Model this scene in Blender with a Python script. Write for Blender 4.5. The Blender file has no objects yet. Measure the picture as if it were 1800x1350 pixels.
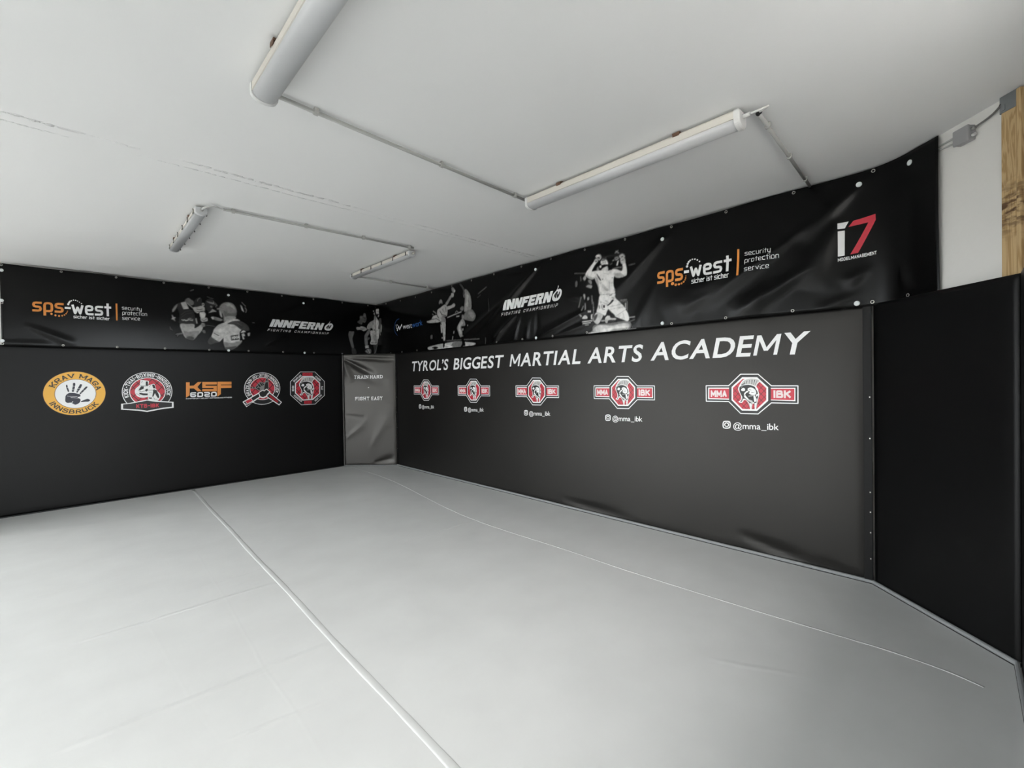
import bpy, bmesh, math, random
import numpy as np
from mathutils import Vector, Matrix
from mathutils.geometry import tessellate_polygon
random.seed(7)
sc = bpy.context.scene
COL = sc.collection
V = Vector
# ------------------------------------------------------------------ camera
F_PX = 778.73
YAW, PITCH, ROLL = 0.776070, -0.011327, -0.016302
CAM = V((-4.04803, -7.76586, 1.50858))
fw = V((math.sin(YAW)*math.cos(PITCH), math.cos(YAW)*math.cos(PITCH), math.sin(PITCH)))
_rt = V((math.cos(YAW), -math.sin(YAW), 0)); _up = _rt.cross(fw)
RT = math.cos(ROLL)*_rt + math.sin(ROLL)*_up
UP = -math.sin(ROLL)*_rt + math.cos(ROLL)*_up
cam_data = bpy.data.cameras.new('camera'); cam = bpy.data.objects.new('camera', cam_data)
COL.objects.link(cam); sc.camera = cam
cam_data.sensor_fit = 'HORIZONTAL'; cam_data.sensor_width = 36.0; cam_data.lens = F_PX*36/1800
cam_data.clip_start = 0.02; cam_data.clip_end = 200
cam.matrix_world = Matrix(((RT.x, UP.x, -fw.x, CAM.x), (RT.y, UP.y, -fw.y, CAM.y), (RT.z, UP.z, -fw.z, CAM.z), (0, 0, 0, 1)))

# ------------------------------------------------------------------ world, exposure
sc.view_settings.view_transform = 'Standard'; sc.view_settings.look = 'None'
sc.view_settings.gamma = 1.0; sc.view_settings.use_curve_mapping = False
sc.view_settings.exposure = 0.17
w = bpy.data.worlds.new('overcast_sky'); sc.world = w; w.use_nodes = True
_nt = w.node_tree; _bg = _nt.nodes['Background']
_tc = _nt.nodes.new('ShaderNodeTexCoord'); _sx = _nt.nodes.new('ShaderNodeSeparateXYZ'); _rp = _nt.nodes.new('ShaderNodeValToRGB')
_nt.links.new(_tc.outputs['Generated'], _sx.inputs[0]); _nt.links.new(_sx.outputs['Z'], _rp.inputs[0]); _nt.links.new(_rp.outputs[0], _bg.inputs[0])
_rp.color_ramp.elements[0].position = 0.0; _rp.color_ramp.elements[0].color = (0.93, 0.98, 1.0, 1)
_rp.color_ramp.elements[1].position = 0.5; _rp.color_ramp.elements[1].color = (1.0, 0.97, 0.94, 1)
_e = _rp.color_ramp.elements.new(0.03); _e.color = (0.92, 0.985, 1.02, 1); _rp.color_ramp.elements[0].color = (.04, .04, .04, 1)
_bg.inputs[1].default_value = 29.5
H = 2.963            # ceiling height
LX = -14.0           # left wall plane
FY2 = -12.2          # far front wall of an unseen recess, added to spread window light evenly
FY = -8.02           # front wall plane (behind the camera)
WINDOWS = [(-2.75, -0.60, 0.7, 2.85), (-5.6, -4.6, 0.7, 2.85)]   # y0,y1,z0,z1 on the left wall
FWINS = [(-4.4, -1.5, 2.12, 2.62)]      # x0,x1,z0,z1 of a window added behind the camera to brighten the right side
GWIN = (-6.9, -5.4, .8, 2.7)     # on the far front wall
for (y0, y1, z0, z1) in WINDOWS:          # sky portals fill the window openings (they only guide sampling of the sky)
    ld = bpy.data.lights.new('window_daylight', 'AREA'); ld.shape = 'RECTANGLE'; ld.size = z1-z0; ld.size_y = y1-y0
    ld.cycles.is_portal = True
    lo = bpy.data.objects.new('window_daylight', ld); COL.objects.link(lo)
    lo.location = (LX-0.12, (y0+y1)/2, (z0+z1)/2); lo.rotation_euler = (0, -math.pi/2, 0)

BWIN = (-10.8, -7.6, .8, 2.8)     # window added on the back wall, out of view, to brighten the far end
for FWIN, FYY, SG in [(q, FY-.12, 1) for q in FWINS]+[(BWIN, .14, -1), (GWIN, FY2-.12, 1)]:  # sky portals; the front and back wall windows are added to brighten the room
    ld = bpy.data.lights.new('window_daylight', 'AREA'); ld.shape = 'RECTANGLE'; ld.size = FWIN[1]-FWIN[0]; ld.size_y = FWIN[3]-FWIN[2]; ld.cycles.is_portal = True
    lo = bpy.data.objects.new('window_daylight', ld); COL.objects.link(lo)
    lo.location = ((FWIN[0]+FWIN[1])/2, FYY, (FWIN[2]+FWIN[3])/2); lo.rotation_euler = (SG*math.pi/2, 0, 0)

# ------------------------------------------------------------------ helpers
def tag(o, label=None, cat=None, group=None, kind=None):
    if label: o['label'] = label
    if cat: o['category'] = cat
    if group: o['group'] = group
    if kind: o['kind'] = kind
    return o
def empty(name, loc=(0, 0, 0), label=None, cat=None, group=None):
    o = bpy.data.objects.new(name, None); COL.objects.link(o); o.location = loc; o.empty_display_size = .1
    return tag(o, label, cat, group)
def link(name, me, mats, parent=None):
    for m in (mats if isinstance(mats, (list, tuple)) else [mats]): me.materials.append(m)
    o = bpy.data.objects.new(name, me); COL.objects.link(o)
    if parent:
        o.parent = parent; o.matrix_parent_inverse = Matrix.Translation(-parent.location)
    return o
def obj(name, bm, mats, parent=None, smooth=False):
    bmesh.ops.recalc_face_normals(bm, faces=bm.faces)
    me = bpy.data.meshes.new(name); bm.to_mesh(me); bm.free()
    if smooth:
        for p in me.polygons: p.use_smooth = True
    return link(name, me, mats, parent)
def sub(o, part):
    o.parent = part; o.matrix_parent_inverse = Matrix.Identity(4); return o
def rawmesh(name, verts, faces, mats, parent=None, smooth=False, mi=None):
    me = bpy.data.meshes.new(name); me.from_pydata([tuple(v) for v in verts], [], faces); me.update()
    if mi: me.polygons.foreach_set('material_index', mi)
    if smooth:
        for p in me.polygons: p.use_smooth = True
    return link(name, me, mats, parent)
def bm_box(bm, c, size, rot=None, bevel=0.0, seg=2, mi=0):
    r = bmesh.ops.create_cube(bm, size=1.0); vs = r['verts']
    bmesh.ops.scale(bm, vec=size, verts=vs)
    if bevel:
        es = list({e for v in vs for e in v.link_edges})
        rb = bmesh.ops.bevel(bm, geom=es, offset=bevel, segments=seg, affect='EDGES', profile=.5)
        vs = list({v for f in rb['faces'] for v in f.verts} | {v for v in vs if v.is_valid})
    if rot is not None: bmesh.ops.rotate(bm, cent=(0, 0, 0), matrix=rot, verts=vs)
    bmesh.ops.translate(bm, vec=c, verts=vs)
    for f in {f for v in vs for f in v.link_faces}: f.material_index = mi
    return vs
def box_obj(name, c, size, mat, parent=None, rot=None, bevel=0.0, seg=2):
    bm = bmesh.new(); bm_box(bm, c, size, rot, bevel, seg); return obj(name, bm, mat, parent)
def bm_tube(bm, pts, r, n=10, caps=True, mi=0):
    pts = [V(p) for p in pts]; rings = []
    prev = None
    for i, p in enumerate(pts):
        t = (pts[min(i+1, len(pts)-1)]-pts[max(i-1, 0)]).normalized()
        if prev is None:
            a = V((0, 0, 1)) if abs(t.z) < .9 else V((1, 0, 0)); a = (a-a.dot(t)*t).normalized()
        else: a = (prev-prev.dot(t)*t).normalized()
        prev = a; b = t.cross(a); rr = r[i] if isinstance(r, (list, tuple)) else r
        rings.append([bm.verts.new(p+rr*(math.cos(2*math.pi*k/n)*a+math.sin(2*math.pi*k/n)*b)) for k in range(n)])
    fs = []
    for q in range(len(rings)-1):
        for k in range(n): fs.append(bm.faces.new((rings[q][k], rings[q][(k+1) % n], rings[q+1][(k+1) % n], rings[q+1][k])))
    if caps: fs.append(bm.faces.new(rings[0][::-1])); fs.append(bm.faces.new(rings[-1]))
    for f in fs: f.material_index = mi; f.smooth = len(f.verts) == 4
def bm_extrude_profile(bm, prof, A, B, X, Y, caps=True, mi=0, smooth=False):
    """prof: 2D list; swept from A to B with local axes X,Y"""
    r0 = [bm.verts.new(V(A)+X*x+Y*y) for x, y in prof]; r1 = [bm.verts.new(V(B)+X*x+Y*y) for x, y in prof]; n = len(prof); fs = []
    for k in range(n): f = bm.faces.new((r0[k], r0[(k+1) % n], r1[(k+1) % n], r1[k])); f.smooth = smooth; fs.append(f)
    if caps: fs.append(bm.faces.new(r0[::-1])); fs.append(bm.faces.new(r1))
    for f in fs: f.material_index = mi
def catmull(pts, n=8):
    P = [V(p) for p in pts]; P = [2*P[0]-P[1]]+P+[2*P[-1]-P[-2]]; out = []
    for i in range(1, len(P)-2):
        for k in range(n):
            t = k/n; a, b, c, d = P[i-1:i+3]
            out.append(.5*((2*b)+(c-a)*t+(2*a-5*b+4*c-d)*t*t+(3*b-a-3*c+d)*t**3))
    return out+[P[-2]]
def ray(px, py): return fw+(px-900)/F_PX*RT-(py-675)/F_PX*UP
def onplane(px, py, n, k):
    d = ray(px, py); return CAM+d*((k-CAM.dot(n))/d.dot(n))
def onceil(px, py, drop=0.0): return onplane(px, py, V((0, 0, 1)), H-drop)

# ------------------------------------------------------------------ materials
def mat(name, col, rough=.5, spec=.5, metal=0.0, bump=None):
    m = bpy.data.materials.new(name); m.use_nodes = True; nt = m.node_tree; b = nt.nodes['Principled BSDF']
    b.inputs['Base Color'].default_value = (*col, 1); b.inputs['Roughness'].default_value = rough
    b.inputs['Specular IOR Level'].default_value = spec; b.inputs['Metallic'].default_value = metal
    if bump:
        tc = nt.nodes.new('ShaderNodeTexCoord'); nz = nt.nodes.new('ShaderNodeTexNoise'); bp = nt.nodes.new('ShaderNodeBump')
        nz.inputs['Scale'].default_value = bump[0]; nz.inputs['Detail'].default_value = bump[2] if len(bump) > 2 else 4
        bp.inputs['Strength'].default_value = bump[1]; bp.inputs['Distance'].default_value = .01
        nt.links.new(tc.outputs['Object'], nz.inputs['Vector']); nt.links.new(nz.outputs['Fac'], bp.inputs['Height']); nt.links.new(bp.outputs[0], b.inputs['Normal'])
    return m
class NT:
    """tiny node-math builder"""
    def __init__(s, m): s.nt = m.node_tree; s.b = s.nt.nodes['Principled BSDF']
    def n(s, t, **k):
        x = s.nt.nodes.new(t)
        for a, v in k.items(): setattr(x, a, v)
        return x
    def m(s, op, a, b=None, clamp=False):
        x = s.n('ShaderNodeMath', operation=op, use_clamp=clamp)
        for i, q in enumerate([a, b]):
            if q is None: continue
            if isinstance(q, (int, float)): x.inputs[i].default_value = q
            else: s.nt.links.new(q, x.inputs[i])
        return x.outputs[0]
    def l(s, a, b): s.nt.links.new(a, b)
def smooth_below(N, d, w):           # 1 at d=0 falling to 0 at d=w
    mr = N.n('ShaderNodeMapRange', interpolation_type='SMOOTHSTEP'); N.l(d, mr.inputs[0])
    mr.inputs[1].default_value = 0; mr.inputs[2].default_value = w; mr.inputs[3].default_value = 1; mr.inputs[4].default_value = 0
    return mr.outputs[0]
def seg_dist(N, x, y, A, B):
    """distance from (x,y) sockets to the segment AB"""
    d = (B[0]-A[0], B[1]-A[1]); L = math.hypot(*d); tx, ty = d[0]/L, d[1]/L
    rx = N.m('SUBTRACT', x, A[0]); ry = N.m('SUBTRACT', y, A[1])
    al = N.m('ADD', N.m('MULTIPLY', rx, tx), N.m('MULTIPLY', ry, ty))
    ac = N.m('ABSOLUTE', N.m('SUBTRACT', N.m('MULTIPLY', rx, -ty), N.m('MULTIPLY', ry, -tx)))
    ov = N.m('MAXIMUM', N.m('SUBTRACT', N.m('ABSOLUTE', N.m('SUBTRACT', al, L/2)), L/2), 0.0)
    return ac, ov

def floor_material():
    m = mat('white_vinyl_tarpaulin', (.66, .675, .67), .38, .45); N = NT(m)
    tc = N.n('ShaderNodeTexCoord'); sp = N.n('ShaderNodeSeparateXYZ'); N.l(tc.outputs['Object'], sp.inputs[0]); x, y = sp.outputs[0], sp.outputs[1]
    nz = N.n('ShaderNodeTexNoise'); nz.inputs['Scale'].default_value = 1.3; nz.inputs['Detail'].default_value = 3; N.l(tc.outputs['Object'], nz.inputs['Vector'])
    wob = N.m('MULTIPLY', N.m('SUBTRACT', nz.outputs['Fac'], .5), .05)
    x2 = N.m('ADD', x, wob); y2 = N.m('ADD', y, wob)
    z = V((0, 0, 1))
    h = None
    for (a, b, wd, am) in [((173, 1119), (440, 1038), .028, 1.0), ((155, 1299), (545, 1143), .035, 1.0), ((349, 979), (444, 1134), .014, .10), ((462, 1165), (580, 1350), .014, .10),
                           ((267, 1112), (369, 1272), .014, .08), ((732, 947), (829, 916), .02, .7), ((330, 1040), (428, 1010), .02, .45),
                           ((1355, 1178), (1300, 1168), .03, .5), ((455, 1280), (520, 1255), .02, .5), ((80, 1045), (220, 1013), .025, .4), ((0, 945), (220, 912), .03, .35)]:
        A = onplane(*a, z, 0); B = onplane(*b, z, 0)
        ac, ov = seg_dist(N, x2, y2, A, B)
        k = N.m('MULTIPLY', N.m('MULTIPLY', smooth_below(N, ac, wd), smooth_below(N, ov, .25)), am)
        h = k if h is None else N.m('ADD', h, k)
    # fine ripples running across the sheets
    mp = N.n('ShaderNodeMapping'); mp.inputs['Scale'].default_value = (2.2, 9.0, 1); N.l(tc.outputs['Object'], mp.inputs[0])
    n2 = N.n('ShaderNodeTexNoise'); n2.inputs['Scale'].default_value = 2.0; n2.inputs['Detail'].default_value = 4; n2.inputs['Roughness'].default_value = .45; N.l(mp.outputs[0], n2.inputs['Vector'])
    n3 = N.n('ShaderNodeTexNoise'); n3.inputs['Scale'].default_value = .8; N.l(tc.outputs['Object'], n3.inputs['Vector'])
    rip = N.m('MULTIPLY', n2.outputs['Fac'], N.m('MULTIPLY', n3.outputs['Fac'], 1.0))
    h = N.m('ADD', h, rip)
    bp = N.n('ShaderNodeBump'); bp.inputs['Strength'].default_value = .55; bp.inputs['Distance'].default_value = .006
    N.l(h, bp.inputs['Height']); N.l(bp.outputs[0], N.b.inputs['Normal'])
    # little scuffs and crumbs
    n4 = N.n('ShaderNodeTexNoise'); n4.inputs['Scale'].default_value = 3.0; n4.inputs['Detail'].default_value = 6; N.l(tc.outputs['Object'], n4.inputs['Vector'])
    rm = N.n('ShaderNodeValToRGB'); rm.color_ramp.elements[0].position = .3; rm.color_ramp.elements[0].color = (.695, .71, .708, 1)
    rm.color_ramp.elements[1].position = .7; rm.color_ramp.elements[1].color = (.74, .757, .755, 1); N.l(n4.outputs['Fac'], rm.inputs[0]); N.l(rm.outputs[0], N.b.inputs['Base Color'])
    return m
def ceiling_material():
    m = mat('white_ceiling_paint', (.885, .89, .885), .6, .3); N = NT(m)
    tc = N.n('ShaderNodeTexCoord'); sp = N.n('ShaderNodeSeparateXYZ'); N.l(tc.outputs['Object'], sp.inputs[0]); x, y = sp.outputs[0], sp.outputs[1]
    nz = N.n('ShaderNodeTexNoise'); nz.inputs['Scale'].default_value = 4; nz.inputs['Detail'].default_value = 5; N.l(tc.outputs['Object'], nz.inputs['Vector'])
    y2 = N.m('ADD', y, N.m('MULTIPLY', N.m('SUBTRACT', nz.outputs['Fac'], .5), .05))
    nf = N.n('ShaderNodeTexNoise'); nf.inputs['Scale'].default_value = 26; nf.inputs['Detail'].default_value = 5; N.l(tc.outputs['Object'], nf.inputs['Vector'])
    ng = N.n('ShaderNodeTexNoise'); ng.inputs['Scale'].default_value = 1.7; ng.inputs['Detail'].default_value = 2; N.l(tc.outputs['Object'], ng.inputs['Vector'])
    gate = N.m('MULTIPLY', N.m('MULTIPLY', N.m('SUBTRACT', ng.outputs['Fac'], .38), 6, clamp=True), N.m('MULTIPLY', N.m('SUBTRACT', nf.outputs['Fac'], .44), 9, clamp=True))
    h = None
    for (A, B, wd, am) in [((-5.4, -4.22), (-.2, -4.2), .022, .9), ((-2.6, -4.12), (-.2, -4.13), .012, .5)]:
        ac, ov = seg_dist(N, x, y2, A, B)
        k = N.m('MULTIPLY', N.m('MULTIPLY', smooth_below(N, ac, wd), N.m('MULTIPLY', nf.outputs['Fac'], am*2.6)), gate)
        h = k if h is None else N.m('ADD', h, k)
    ac, ov = seg_dist(N, x, y2, (-5.4, -1.85), (-.2, -2.1)); h = N.m('ADD', h, N.m('MULTIPLY', smooth_below(N, ac, .25), .8))
    h = N.m('ADD', h, N.m('MULTIPLY', nf.outputs['Fac'], .03)); h = N.m('ADD', h, N.m('MULTIPLY', ng.outputs['Fac'], .8))
    bp = N.n('ShaderNodeBump'); bp.inputs['Strength'].default_value = .8; bp.inputs['Distance'].default_value = .016
    N.l(h, bp.inputs['Height']); N.l(bp.outputs[0], N.b.inputs['Normal'])
    return m
def wood_material():
    m = mat('raw_pine', (.55, .38, .2), .6, .3); N = NT(m)
    tc = N.n('ShaderNodeTexCoord'); mp = N.n('ShaderNodeMapping'); mp.inputs['Scale'].default_value = (9, 9, .9); N.l(tc.outputs['Object'], mp.inputs[0])
    nz = N.n('ShaderNodeTexNoise'); nz.inputs['Scale'].default_value = 1.6; nz.inputs['Detail'].default_value = 3; nz.inputs['Distortion'].default_value = .6; N.l(mp.outputs[0], nz.inputs['Vector'])
    sn = N.m('SINE', N.m('MULTIPLY', nz.outputs['Fac'], 60)); g = N.m('MULTIPLY', N.m('ADD', sn, 1), .5)
    r = N.n('ShaderNodeValToRGB'); r.color_ramp.elements[0].color = (.40, .26, .115, 1); r.color_ramp.elements[1].color = (.56, .40, .21, 1); r.color_ramp.elements[1].position = .6; N.l(g, r.inputs[0])
    # saw-mark stain patch and knot
    sp = N.n('ShaderNodeSeparateXYZ'); N.l(tc.outputs['Object'], sp.inputs[0])
    zz = N.m('ABSOLUTE', N.m('SUBTRACT', sp.outputs[2], 2.36)); band = smooth_below(N, zz, .2)
    mp2 = N.n('ShaderNodeMapping'); mp2.inputs['Scale'].default_value = (12, 12, 30); N.l(tc.outputs['Object'], mp2.inputs[0])
    n2 = N.n('ShaderNodeTexNoise'); n2.inputs['Scale'].default_value = 1.5; n2.inputs['Detail'].default_value = 5; N.l(mp2.outputs[0], n2.inputs['Vector'])
    st = N.m('MULTIPLY', N.m('MULTIPLY', N.m('SUBTRACT', n2.outputs['Fac'], .42), 6, clamp=True), band, clamp=True)
    mx = N.n('ShaderNodeMixRGB'); N.l(st, mx.inputs[0]); N.l(r.outputs[0], mx.inputs[1]); mx.inputs[2].default_value = (.10, .05, .022, 1)
    N.l(mx.outputs[0], N.b.inputs['Base Color'])
    return m
M = {}
M['floor'] = floor_material(); M['ceil'] = ceiling_material(); M['wood'] = wood_material()
M['wall'] = mat('white_wall_paint', (.78, .77, .74), .7, .3, bump=(30, .08))
M['slab'] = mat('concrete', (.3, .3, .3), .8)
M['pad'] = mat('matt_black_vinyl', (.0022, .0022, .0023), .42, .20, bump=(260, .05))
M['padr'] = mat('satin_vinyl_warm_sheen', (.004, .0038, .0036), .44, .43, bump=(260, .05)); M['padr'].node_tree.nodes['Principled BSDF'].inputs['Specular Tint'].default_value = (1, .965, .92, 1)  # warm reflected light is put into the specular tint
M['padc'] = mat('corner_vinyl_warm_sheen', (.008, .0072, .0066), .38, .78, bump=(260, .05)); M['padc'].node_tree.nodes['Principled BSDF'].inputs['Specular Tint'].default_value = (1, .965, .92, 1)  # brownish base and warm tint put a brighter reflection into the vinyl
M['ban'] = mat('glossy_black_banner_vinyl', (.0016, .0016, .0016), .27, .17)
M['hem'] = mat('black_webbing', (.004, .004, .004), .5, .22)
M['trimd'] = mat('dark_edge_profile', (.03, .032, .034), .45, .4)
M['steel'] = mat('galvanised_steel', (.30, .32, .33), .42, .5, .85, bump=(60, .06))
M['chrome'] = mat('nickel_eyelet', (.55, .54, .50), .35, .5, .9)
M['disc'] = mat('white_plastic_cap', (.80, .84, .84), .4)
M['house'] = mat('cream_plastic', (.70, .67, .61), .45)
M['diff'] = mat('frosted_diffuser', (.62, .63, .64), .35)
M['diff2'] = mat('grey_frosted_diffuser', (.44, .45, .46), .4)
M['endcap'] = mat('white_plastic', (.74, .74, .73), .4)
M['clip'] = mat('rusty_spring_clip', (.16, .09, .06), .5, .5, .5)
M['clipd'] = mat('dark_latch', (.12, .12, .11), .4, .5, .6)
M['pipe'] = mat('grey_pvc_conduit', (.40, .40, .385), .5)
M['clamp'] = mat('grey_pvc_clamp', (.44, .44, .42), .5)
M['cable'] = mat('grey_cable', (.16, .15, .145), .55)
M['wcable'] = mat('white_cable', (.66, .66, .65), .5)
M['black'] = mat('rubber_and_shade_black', (.012, .012, .012), .6)
M['jbox'] = mat('grey_junction_plastic', (.33, .33, .335), .5)
M['trim'] = mat('grey_edge_profile', (.27, .28, .285), .45, .45)
M['frame'] = mat('window_frame_white', (.7, .7, .7), .4)
M['yard'] = mat('outdoor_paving', (.05, .05, .05), .9)
def ink(n, c, r=.42): M[n] = mat('print_'+n, c, r, .45)
ink('white', (.93, .93, .93)); ink('red', (.60, .03, .055)); ink('orange', (.78, .28, .05)); ink('amber', (.90, .47, .05)); ink('blue', (.035, .15, .50))
ink('ink_black', (.006, .006, .006)); ink('hand', (.012, .014, .03)); ink('crimson', (.42, .01, .02)); ink('brown_line', (.22, .09, .05)); ink('pink_white', (.86, .74, .74))
ink('wire', (.10, .008, .012))
M_TONE = {'ink_black': .0016, 'white': .9}
for i, g in enumerate([.005, .014, .05, .15, .24, .42, .62, .86]): ink('grey%d' % i, (g, g*.985, g*.965)); M_TONE['grey%d' % i] = g

m = mat('print_photograph', (.5, .5, .5), .42, .3); M['photo'] = m; N_ = NT(m); at_ = N_.n('ShaderNodeAttribute'); at_.attribute_name = 'tone'; N_.l(at_.outputs['Color'], N_.b.inputs['Base Color'])

# ------------------------------------------------------------------ surfaces the prints lie on
class Surf:
    """a vertical plane: origin O, horizontal axis U, normal N into the room; uv -> world"""
    def __init__(s, O, U, N, folds=(), lift=0.0):
        s.O, s.U, s.N, s.lift = V(O), V(U), V(N), lift; s.k = (s.O+s.N*lift).dot(s.N); s.folds = []
        for f in folds: s.add(*f)
    def uv(s, px, py):
        p = onplane(px, py, s.N, s.k); return ((p-s.O).dot(s.U), p.z)
    def add(s, a, b, wd, am): s.folds.append((s.uv(*a), s.uv(*b), wd, am))
    def disp(s, u, v): return fold_sum(s.folds, u, v)
    def at(s, u, v, off=0.0): return s.O+s.U*u+V((0, 0, v))+s.N*(s.lift+s.disp(u, v)+off)
def fold_sum(folds, u, v):
    d = 0.0
    for (A, B, wd, am) in folds:
        ex, ey = B[0]-A[0], B[1]-A[1]; L = math.hypot(ex, ey); ex /= L; ey /= L
        rx, ry = u-A[0], v-A[1]; t = (rx*ex+ry*ey)/L
        if t < -.15 or t > 1.15: continue
        ww = wd*(.45+.9*min(max(t, 0), 1)); q = (-rx*ey+ry*ex)/ww
        if abs(q) > 3: continue
        tt = min(max((t+.15)/1.3, 0), 1); env = (math.sin(math.pi*tt))**.7 if 0 < tt < 1 else 0
        d += am*env*math.exp(-q*q)
    return d
A_, B_ = .661, .707
SB = Surf((0, 0, 0), (1, 0, 0), (0, -1, 0))                     # back wall (u = x, negative)
SR = Surf((0, 0, 0), (0, -1, 0), (-1, 0, 0))                    # right wall (u = -y)
_u = V((A_, -B_, 0)).normalized(); SC = Surf((-A_, 0, 0), _u, (_u.y, -_u.x, 0))   # far corner pad
q_ = math.sqrt(.5)
SS = Surf((0, -7.3115, 0), (-q_, -q_, 0), (-q_, q_, 0))         # pad across the near right corner
for f in [((1311, 942), (1415, 990), .05, -.022), ((1000, 880), (1089, 909), .05, -.018), ((1427, 985), (1449, 1002), .03, -.012), ((1449, 984), (1490, 1013), .03, -.012),
          ((1130, 574), (1240, 566), .05, .006), ((1150, 582), (1230, 572), .03, -.004), ((1240, 566), (1330, 560), .04, .004), ((1480, 600), (1500, 1000), .25, .006), ((1200, 700), (1230, 900), .3, .004)]: SR.add(*f)
for f in [((603, 631), (652, 657), .05, -.035), ((613, 629), (688, 632), .035, -.02), ((604, 640), (618, 668), .05, .016), ((620, 660), (675, 672), .06, -.008), ((640, 625.5), (690, 627), .02, .010),
          ((662, 812), (690, 806), .05, -.018), ((606, 730), (640, 735), .03, -.006), ((610, 770), (640, 745), .05, .006), ((655, 780), (690, 722), .10, .006)]: SC.add(*f)

# banner path: back wall -> corner -> right wall -> slanted wall
WR = 7.42            # where the right wall turns into the slanted one
BAN = .014
RB = .20             # the banner swings round that bend in a soft curve
SBb = Surf((0, 0, 0), (1, 0, 0), (0, -1, 0), lift=BAN); SRb = Surf((0, 0, 0), (0, -1, 0), (-1, 0, 0), lift=BAN)
SSb = Surf((0, -WR, 0), (-q_, -q_, 0), (-q_, q_, 0), lift=BAN)
class BannerSurf:
    def __init__(s): s.folds = []
    def uv(s, px, py):
        if px < 660: return SBb.uv(px, py)
        u, v = SRb.uv(px, py)
        if u > WR:
            u, v = SSb.uv(px, py); u += WR
        return (u, v)
    def add(s, a, b, wd, am): s.folds.append((s.uv(*a), s.uv(*b), wd, am))
    def disp(s, u, v):
        d = .004*math.sin(1.7*u+.6)*math.sin(3.1*v) + .003*math.sin(4.3*u+2*v)
        return d+fold_sum(s.folds, u, v)
    def at(s, u, v, off=0.0):
        if u < 0: b = V((u, 0, v))
        elif u < WR-RB: b = V((0, -u, v))
        elif u < WR+RB:
            t = (u-WR+RB)/(2*RB); A, C, B = V((0, -WR+RB, v)), V((0, -WR, v)), V((-q_*RB, -WR-q_*RB, v)); b = A*(1-t)**2+C*2*t*(1-t)+B*t*t
        else: b = V((-q_*(u-WR), -WR-q_*(u-WR), v))
        n1, n2, n3 = V((0, -1, 0)), V((-1, 0, 0)), V((-q_, q_, 0))
        def mix(a, c, t): t = min(max(t, 0), 1); return (a*(1-t)+c*t)
        r = .07; r2 = RB
        n = n1 if u < -r else mix(n1, n2, (u+r)/(2*r)) if u < r else n2 if u < WR-r2 else mix(n2, n3, (u-WR+r2)/(2*r2)) if u < WR+r2 else n3
        fade = 1.0
        if abs(u) < .3: fade = max(0, (abs(u)-.04)/.26)
        return b+n*(BAN+max(s.disp(u, v)*fade, -.009)+off)
BN = BannerSurf()
for f in [((941, 474), (862, 568), .05, .026), ((905, 556), (870, 595), .035, .020), ((914, 556), (903, 598), .022, .014), ((930, 560), (925, 596), .025, .010), ((944, 552), (944, 592), .03, -.008),
          ((1024, 550), (951, 590), .04, .022), ((1040, 566), (978, 591), .03, .012), ((997, 520), (1022, 523), .03, .008),
          ((1163, 423), (1082, 512), .07, .024), ((1150, 500), (1122, 572), .06, .014),
          ((1402, 410), (1245, 525), .06, .020), ((1412, 478), (1300, 548), .07, .026), ((1290, 470), (1180, 540), .09, .014),
          ((1508, 327), (1418, 410), .06, .024), ((1466, 400), (1418, 492), .09, .024), ((1526, 473), (1488, 497), .04, .012), ((1585, 462), (1593, 515), .03, .016), ((1500, 520), (1440, 545), .03, .010), ((1340, 500), (1320, 545), .05, .012),
          ((884, 530), (815, 594), .045, .026), ((884, 580), (868, 603), .03, .018), ((775, 612), (760, 580), .05, .006), ((690, 548), (755, 562), .10, .014),
          ((55, 575), (125, 603), .035, .016), ((0, 602), (90, 606), .03, .008), ((535, 534), (440, 600), .08, -.008), ((536, 534), (552, 550), .03, .010), ((470, 605), (500, 588), .05, .010), ((402, 520), (430, 575), .05, .006),
          ((985, 450), (1020, 445), .03, .008), ((1040, 452), (1100, 440), .03, .008), ((890, 480), (920, 476), .03, .008), ((1240, 520), (1200, 545), .05, .010)]: BN.add(*f)

# ------------------------------------------------------------------ lettering
_fc = {}
def bglyph(ch, off):
    key = (ch, off)
    if key in _fc: return _fc[key]
    cu = bpy.data.curves.new('t', 'FONT'); cu.body = ch; cu.size = 1; cu.offset = off; cu.resolution_u = 4
    o = bpy.data.objects.new('t', cu); COL.objects.link(o)
    dg = bpy.context.evaluated_depsgraph_get(); dg.update(); me = o.evaluated_get(dg).to_mesh()
    polys = [[(me.vertices[i].co.x, me.vertices[i].co.y) for i in p.vertices] for p in me.polygons]
    o.evaluated_get(dg).to_mesh_clear(); bpy.data.objects.remove(o); bpy.data.curves.remove(cu)
    _fc[key] = polys; return polys
_cap = None
KERN = {'RT': -.07, 'TY': -.10, 'YR': -.03, 'AR': .0, 'IA': .03, 'AL': .02, 'AC': -.05, 'CA': -.05, 'AD': .0, 'ST': -.03, 'TS': -.03, 'MY': -.02, 'MA': -.02, '’S': -.03, 'L’': -.08}
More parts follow.
